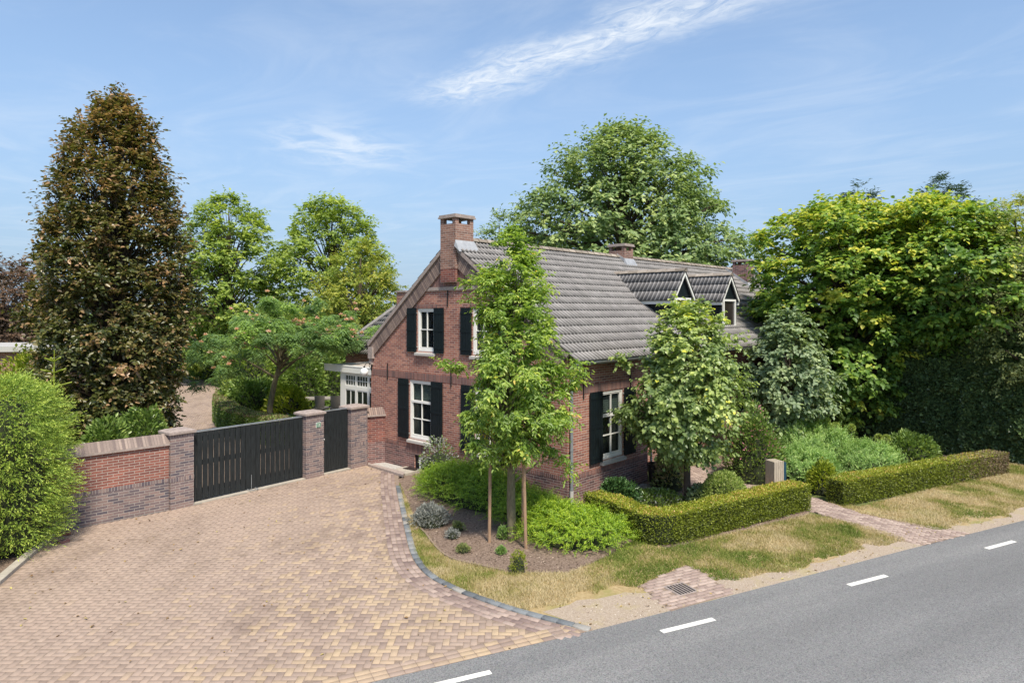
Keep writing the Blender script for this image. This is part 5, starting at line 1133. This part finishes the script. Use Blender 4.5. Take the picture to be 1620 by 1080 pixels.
# --- silk tree with fronds
def silk_tree():
    o = thing('silk_tree', 'spreading silk tree with feathery leaves and pink blossoms behind the double gate', 'tree', Vector((-9.35, 25.6, 0)))
    C = []
    for i in range(150):
        a = random.random()*2*PI; r = 3.5*math.sqrt(random.random()); lay = random.choice((0, 0, 0, 1, 2)); z = 4.75-.10*r*r-.6*lay+random.uniform(-.25, .25)+.5*math.sin(a*3+1)
        if r*math.cos(a)+.75 > .6 and z < 3.45: z = 3.45+random.random()*.9
        C.append((r*math.cos(a)+.75, r*math.sin(a)*.8, z))
    C = np.array(C); per = 32; n = len(C)*per; ci = np.repeat(np.arange(len(C)), per)
    a = rng.random(n)*2*PI; out = np.stack([np.cos(a), np.sin(a), rng.normal(-.25, .3, n)], 1); P0 = C[ci]+rdir(n)*.16
    k = 11; f = np.tile(np.linspace(.15, 1, k), n); fi = np.repeat(np.arange(n), k); Lf = .34*(.7+.5*rng.random(n)); D0 = nrm3(out)
    Pp = P0[fi]+D0[fi]*(f*Lf[fi])[:, None]; Pp[:, 2] -= .14*f*f; sd = np.where(np.tile(np.arange(k) % 2, n) == 0, 1, -1)
    side = nrm3(np.cross(D0, np.array([0, 0, 1.])))[fi]*sd[:, None]; D = nrm3(side+D0[fi]*.5+rdir(len(fi))*.2+np.array([0, 0, -.15])); L = .14*np.sin(f*2.6+.4)
    V, F, kk = leaf_geo(Pp, D, nrm3(np.array([0, 0, 1.])+rdir(len(fi))*.35), L, L*.42, 'diamond')
    t = np.clip(.42+rng.normal(0, .12, len(C))[ci][fi]+rng.normal(0, .14, len(fi))+.10*(C[:, 2][ci][fi]-4), 0, 1)
    fl = C[rng.choice(len(C), 95)]+np.array([0, 0, .28])+rng.normal(0, .15, (95, 3)); m_ = 26; FP = np.repeat(fl, m_, 0); Df = rdir(len(FP)); Df[:, 2] = np.abs(Df[:, 2]); Lb = np.full(len(FP), .11)
    V2, F2, k2 = leaf_geo(FP, Df, rdir(len(FP)), Lb, Lb*.35, 'diamond')
    np_mesh('crown', np.concatenate([V, V2]), np.concatenate([F, F2+len(V)]), np.concatenate([np.repeat(t, kk), np.repeat(rng.random(len(FP)), k2)]), [M['l_silk'], M['l_puff']], o, np.concatenate([np.zeros(len(F), int), np.ones(len(F2), int)]))
    b = MB(); b.tube([(0, 0, -.1), (.02, 0, 1.2), (.2, 0, 2.1), (.45, 0, 2.9), (.55, 0, 3.6)], [.13, .11, .10, .08, .05], 9)
    for c in C[::7]:
        c = Vector(c); s0 = Vector((.25, 0, 2.2)).lerp(Vector((.55, 0, 3.5)), random.random()); b.tube([s0, s0.lerp(c, .5)+Vector((0, 0, .25)), c+Vector((0, 0, -.05))], [.05, .03, .012], 5, cap=False)
    b.build('trunk', M['bark'], o, smooth=True)
silk_tree()
# --- garden behind the gate
bk = [(395, 31, 1.5, 3.9, 'l_back', 'feathery light green shrub left of the silk tree'), (338, 50, 2.6, 4.6, 'l_back', 'light green bushy shrub beside the yard, right of the copper beech'), (400, 29.5, 1.2, 1.9, 'l_shrub', 'dark shrub under the left side of the silk tree'),
      (455, 28.8, 1.0, 1.5, 'l_bright', 'yellow-green shrub under the silk tree'), (480, 33, 1.3, 3.1, 'l_shrub', 'dark upright shrub behind the silk tree trunk'), (512, 34.5, 1.9, 2.9, 'l_shrub', 'dark shrub behind the rattan chairs'),
      (545, 40, 2.6, 4.2, 'l_back', 'green shrub behind the flat conservatory roof'), (590, 42, 2.4, 4.0, 'l_back', 'green shrub showing between conservatory roof and rear wing'), (440, 40, 3.2, 4.6, 'l_back', 'broad green shrub screen behind the silk tree crown'), (468, 25.6, .6, .75, 'l_shrub', 'small flowering shrub just behind the double gate'), (292, 52, 2.4, 3.0, 'l_shrub', 'dark low shrub at the far end of the yard'), (240, 50, 2.6, 3.8, 'l_shrub', 'dark shrub at the back of the yard behind the copper beech'), (380, 48, 3.5, 3.6, 'l_shrub', 'dark shrub row far behind the yard')]
for i, (px, Yd, r, h, lm, lb) in enumerate(bk):
    mound('garden_shrub', lb, 'shrub', P(px, 495, Yd).xy.to_3d(), r, r*.8, h, int(2600*r), .075+.0035*Yd, .45, lm, seed=40+i, lump=.35, wmat='l_silver' if 'flowering' in lb else None, wfrac=.08, group='shrubs in the back garden', power=.8)
# rattan chairs and table under the conservatory canopy
def chair(px, py, rz, lb):
    g = P(px, 495, 30.3).xy.to_3d(); o = thing('rattan_chair', lb, 'chair', g, rz, 'rattan dining chairs')
    b = MB(); n = 8
    for i in range(n):
        a0, a1 = -.9+1.8*i/n, -.9+1.8*(i+1)/n; r0, r1 = .27, .33
        q = [(math.sin(a)*r, -math.cos(a)*r+.05, z) for (a, r, z) in ((a0, r0, .3), (a1, r0, .3), (a1, r1, 1.0), (a0, r1, 1.0))]; q2 = [(x*.9, y*.9, z) for x, y, z in q]; b.hexa([q[0], q[1], q2[1], q2[0], q[3], q[2], q2[2], q2[3]])
    b.build('backrest', M['rattan'], o)
    b = MB(); b.box(-.27, .27, -.22, .3, .36, .46); b.build('seat', M['rattan'], o, bevel=.02)
    for sx in (-.22, .22):
        for sy in (-.18, .24): b = MB(); b.tube([(sx, sy, 0), (sx, sy, .36)], .02, 6); b.build('leg', M['black'], o)
chair(508, 0, R(-10), 'grey rattan chair with its rounded back to the gate, left of the other')
chair(532, 0, R(12), 'grey rattan chair with its rounded back next to the white conservatory post')
o = thing('dining_table', 'dark dining table behind the two rattan chairs', 'table', P(518, 495, 31.3).xy.to_3d(), R(10)); b = MB(); b.box(-1.1, 1.0, -.45, .45, .72, .77); b.build('tabletop', M['rattan'], o)
for sx in (-1, .9):
    for sy in (-.4, .35): b = MB(); b.box(sx, sx+.07, sy, sy+.07, 0, .72); b.build('leg', M['black'], o)
o = thing('garden_shed', 'low building with a pale flat roof edge at the far left behind the beech', 'shed', P(15, 495, 31).xy.to_3d(), R(8)); b = MB(); b.box(-3, 2.2, 0, 4, -.05, 2.95); b.build('wall', M['brick_wall'], o)
b = MB(); b.box(-3.3, 2.5, -.3, 4.3, 2.952, 3.2); b.build('roof', M['sill'], o)
# --- front garden plants
mound('camellia', 'dark glossy rounded shrub at the left arm of the L-shaped hedge', 'shrub', G(978, 806), .52, .45, .78, 3200, .075, .5, 'l_camellia', 'ovate', seed=60)
mound('box_ball', 'variegated clipped ball shrub behind the L-shaped hedge right of the linden trunk', 'shrub', G(1146, 806), .60, .57, .93, 6500, .05, .55, 'l_ball', seed=61, lump=.05, power=.75)
mound('groundcover_plant', 'loose low plants with small leaves left of the linden trunk', 'plant', G(1035, 800), .75, .45, .38, 2600, .07, .5, 'l_shrub', seed=62, wmat='l_silver', wfrac=.12)
mound('hydrangea', 'faded brown hydrangea bush beside the dark planter', 'shrub', G(1060, 772), .45, .45, .95, 1600, .09, .6, 'l_grey', seed=63, wmat='l_hyd', wfrac=.45)
mound('shrub', 'small leafy shrub against the linden trunk inside the hedge', 'shrub', G(1106, 802), .3, .3, .55, 500, .09, .7, 'l_linden_dull', 'ovate', seed=71)
for px, py, lb in ((1036, 768, 'tall dark tapered planter by the end of the side wall'), (1048, 760, 'dark tapered planter half hidden behind the hydrangea')):
    o = thing('planter', lb, 'planter', G(px, py), 0, 'dark planters by the door'); b = MB(); b.lathe([(.0, .0), (.14, .0), (.22, .62), (.19, .62), (.18, .55), (0, .55)], n=16); b.build('pot', M['pot'], o)
mound('rose_of_sharon', 'upright bush with pink flowers right of the front linden', 'shrub', P(1193, 495, 18.9).xy.to_3d(), .85, .75, 1.95, 5200, .085, .5, 'l_shrub', seed=64, wmat='l_pink', wfrac=.07, lump=.3)
spray_mound('artemisia', 'large feathery bright green perennial mass behind the right hedge', 'plant', Vector((9.55, 21.0, 0)), 1.75, 1.3, 1.28, 2300, .42, 14, .075, .3, 'l_art', seed=65, rot=R(30), up=.6, droop=.3, lump=.35)
spray_mound('artemisia', 'smaller feathery green perennial clump at the left end of the long hedge', 'plant', Vector((8.3, 18.8, 0)), 1.15, .8, .92, 1100, .34, 14, .07, .3, 'l_art', seed=66, up=.6, droop=.3, lump=.3)
spray_mound('artemisia', 'feathery green perennial clump in the middle behind the long hedge', 'plant', Vector((10.6, 19.6, 0)), 1.3, .85, .92, 1200, .34, 14, .07, .3, 'l_art', seed=67, up=.6, droop=.3, rot=R(30), lump=.3)
mound('shrub', 'leafy green shrub near the far end of the long hedge', 'shrub', Vector((12.6, 21.1, 0)), .95, .7, .95, 2600, .11, .45, 'l_shrub', 'ovate', seed=68)
mound('golden_shrub', 'small golden yellow shrub at the near end of the long hedge', 'shrub', G(1300, 778), .38, .36, .78, 1500, .075, .5, 'l_bright', 'ovate', seed=69, lump=.35)
for i, (px, py) in enumerate(((1297, 672), (1307, 667), (1312, 676), (1322, 675), (1347, 678), (1390, 694), (1402, 695))):
    q = P(px, py-2, 20.9); b = MB(); r = .115; n_ = 260; d = rdir(n_); V, F, k = leaf_geo(d*r*.8, nrm3(d+rdir(n_)*.4), rdir(n_), np.full(n_, .05), np.full(n_, .035), 'diamond')
    o = thing('hydrangea_bloom', ('leftmost round lime hydrangea bloom against the dark hedge', 'topmost round lime hydrangea bloom of the left cluster', 'round lime hydrangea bloom just below the topmost one', 'rightmost lime hydrangea bloom of the left cluster', 'lone lime hydrangea bloom in the middle of the perennial mass', 'left bloom of the right pair of lime hydrangea blooms', 'rightmost of all the lime hydrangea blooms')[i], 'flower', (q.x, q.y, 0), 0, 'lime hydrangea blooms')
    w_ = np_mesh('bloom', V+np.array([0, 0, q.z]), F, np.repeat(rng.random(n_), k), M['l_lime'], o); b.tube([(0, 0, .0), (.0, 0, q.z)], .012, 5); b.build('stem', M['bark'], o)
mound('shrub', 'sparse low border plants along the path edge behind the letterbox post', 'plant', G(1192, 752), .9, .35, .28, 1800, .06, .4, 'l_grey', seed=70)
# --- plants in the open soil
for i, (px, py, r, h, lm, nm, lb) in enumerate(((682, 829, .42, .40, 'l_silver', 'lavender_cotton', 'silvery bushy plant at the left end of the soil bed'), (716, 850, .14, .18, 'l_silver', 'small_perennial', 'small silvery perennial in the middle of the soil bed'), (725, 838, .15, .17, 'l_grey', 'small_perennial', 'small brownish perennial just behind the silvery seedling'),
   (795, 851, .12, .25, 'l_art', 'small_perennial', 'pale blue-green seedling between the left stake and the trunk'), (793, 875, .08, .12, 'l_art', 'small_perennial', 'tiny blue-green seedling in front of the trunk'), (820, 903, .16, .36, 'l_bright', 'dwarf_conifer', 'small yellow-tipped dwarf conifer at the front of the bed'),
   (733, 872, .14, .12, 'l_grey', 'small_perennial', 'flattened brown-green plant at the front of the soil bed'))):
    mound(nm, lb, 'plant', G(px, py), r, r*.85, h, int(1500*r/.2) if i == 0 else 500, .05 if i else .065, .25, lm, seed=80+i, lump=.4)
mound('variegated_shrub', 'thin pale variegated shrub against the gable below the basement window', 'shrub', HW(-.45, 4.2), .8, .4, 1.15, 1500, .06, .5, 'l_silver', seed=90, lump=.4, rot=R(137), wmat='l_shrub', wfrac=.5)

# --- grass
def grass(name, poly, n, green=0.5, Lb=.05, z=-.01, avoid=None, bare=.28):
    xs = [p[0] for p in poly]; ys = [p[1] for p in poly]; x = rng.uniform(min(xs), max(xs), n*3); y = rng.uniform(min(ys), max(ys), n*3)
    k = inpoly(x, y, poly)
    if avoid is not None: k &= ~avoid(x, y)
    x, y = x[k], y[k]; d = fbm(x*1.7, y*1.7); k = d+.25*rng.random(len(x)) > bare+.12; x, y, d = x[k][:n], y[k][:n], d[k][:n]; m = len(x)
    D = nrm3(np.stack([rng.normal(0, .55, m), rng.normal(0, .55, m), np.full(m, .8)], 1)); L = Lb*(.5+rng.random(m)); V, F, kk = leaf_geo(np.stack([x, y, np.full(m, z)], 1), D, rdir(m), L, np.full(m, .011), 'blade')
    g = fbm(x*1.1+20, y*1.1+20); t = np.clip(.95-(g-.5)*2.6-green*.46+rng.normal(0, .17, m), 0, 1)
    o = np_mesh(name, V, F, np.repeat(t, kk), M['l_grass']); return tag(o, 'patchy half dry grass on the roadside verge', 'grass', kind='stuff')
dpoly = grate_bricks
av = lambda x, y: inpoly(x, y, dpoly) | (edge_dist(x, y) < .08+.75*fbm(x*1.3, y*1.3)**1.3+1.0*np.clip((2.9-x)/1.6, 0, .65)+.15*fbm(x*5, y*5))
grass('verge_grass', verge, 120000, .6, .065, avoid=av)['label'] = 'patchy half dry grass on the verge between driveway kerb and path'
grass('verge_grass', right_verge, 110000, .62, .06, avoid=lambda x, y: edge_dist(x, y) < .08+.75*fbm(x*1.3, y*1.3)**1.3+.1*fbm(x*5, y*5))['label'] = 'striped half dry lawn beside the long hedge at the right'
# pebbles and mulch chips on the bare soil and the shoulder
def chips(name, poly, n, m, L, label, z=-.012):
    xs = [p[0] for p in poly]; ys = [p[1] for p in poly]; x = rng.uniform(min(xs), max(xs), n*4); y = rng.uniform(min(ys), max(ys), n*4); k = inpoly(x, y, poly); x, y = x[k][:n], y[k][:n]; q = len(x)
    D = nrm3(np.stack([rng.normal(size=q), rng.normal(size=q), rng.normal(0, .3, q)], 1)); LL = L*(.4+rng.random(q)); V, F, kk = leaf_geo(np.stack([x, y, z+.012*rng.random(q)], 1), D, nrm3(rdir(q)*.4+np.array([0, 0, 1.])), LL, LL*.6, 'ovate')
    return tag(np_mesh(name, V, F, np.repeat(rng.random(q), kk), m), label, 'mulch', kind='stuff')
M['chip'] = tintmat('mulch_chip', [(0, (.07, .048, .035)), (.6, (.22, .16, .12)), (1, (.48, .38, .30))], .9, 30, .2, 0)
M['grit'] = tintmat('grit', [(0, (.30, .24, .19)), (1, (.70, .63, .54))], .9, 30, .2, 0)
chips('mulch', bed, 9000, M['chip'], .035, 'wood chips and crumbs scattered over the bed soil')
sh_poly = EDGE[3:7]+[p-ND*0.9 for p in reversed(EDGE[3:7])]
chips('grit', sh_poly, 9000, M['grit'], .022, 'loose pale grit along the edge of the road', z=-.016)
M['dry_leaf'] = tintmat('dry_leaf', [(0, (.16, .09, .04)), (.5, (.34, .22, .09)), (1, (.46, .40, .14))], .8, 30, .2, 0)
chips('fallen_leaves', [p for p in drive_poly], 260, M['dry_leaf'], .05, 'a few dry leaves and crumbs lying on the driveway', z=.004)
chips('fallen_leaves', sh_poly, 300, M['dry_leaf'], .045, 'dry leaves lying along the grit at the road edge', z=.0)
# far wood
def wood():
    C = []
    for i in range(900):
        a = random.uniform(-.95, .95)*1.25; r = random.uniform(95, 125); C.append((math.sin(a)*r, math.cos(a)*r, random.uniform(.5, 5.2)))
    V, F, T, k = clump_leaves(np.array(C), 26, 2.6, .6, 1.1, .6, 'diamond'); tag(np_mesh('distant_wood', V, F, T, M['l_oak']), 'far-off belt of trees along the horizon', 'wood', kind='stuff')
wood()
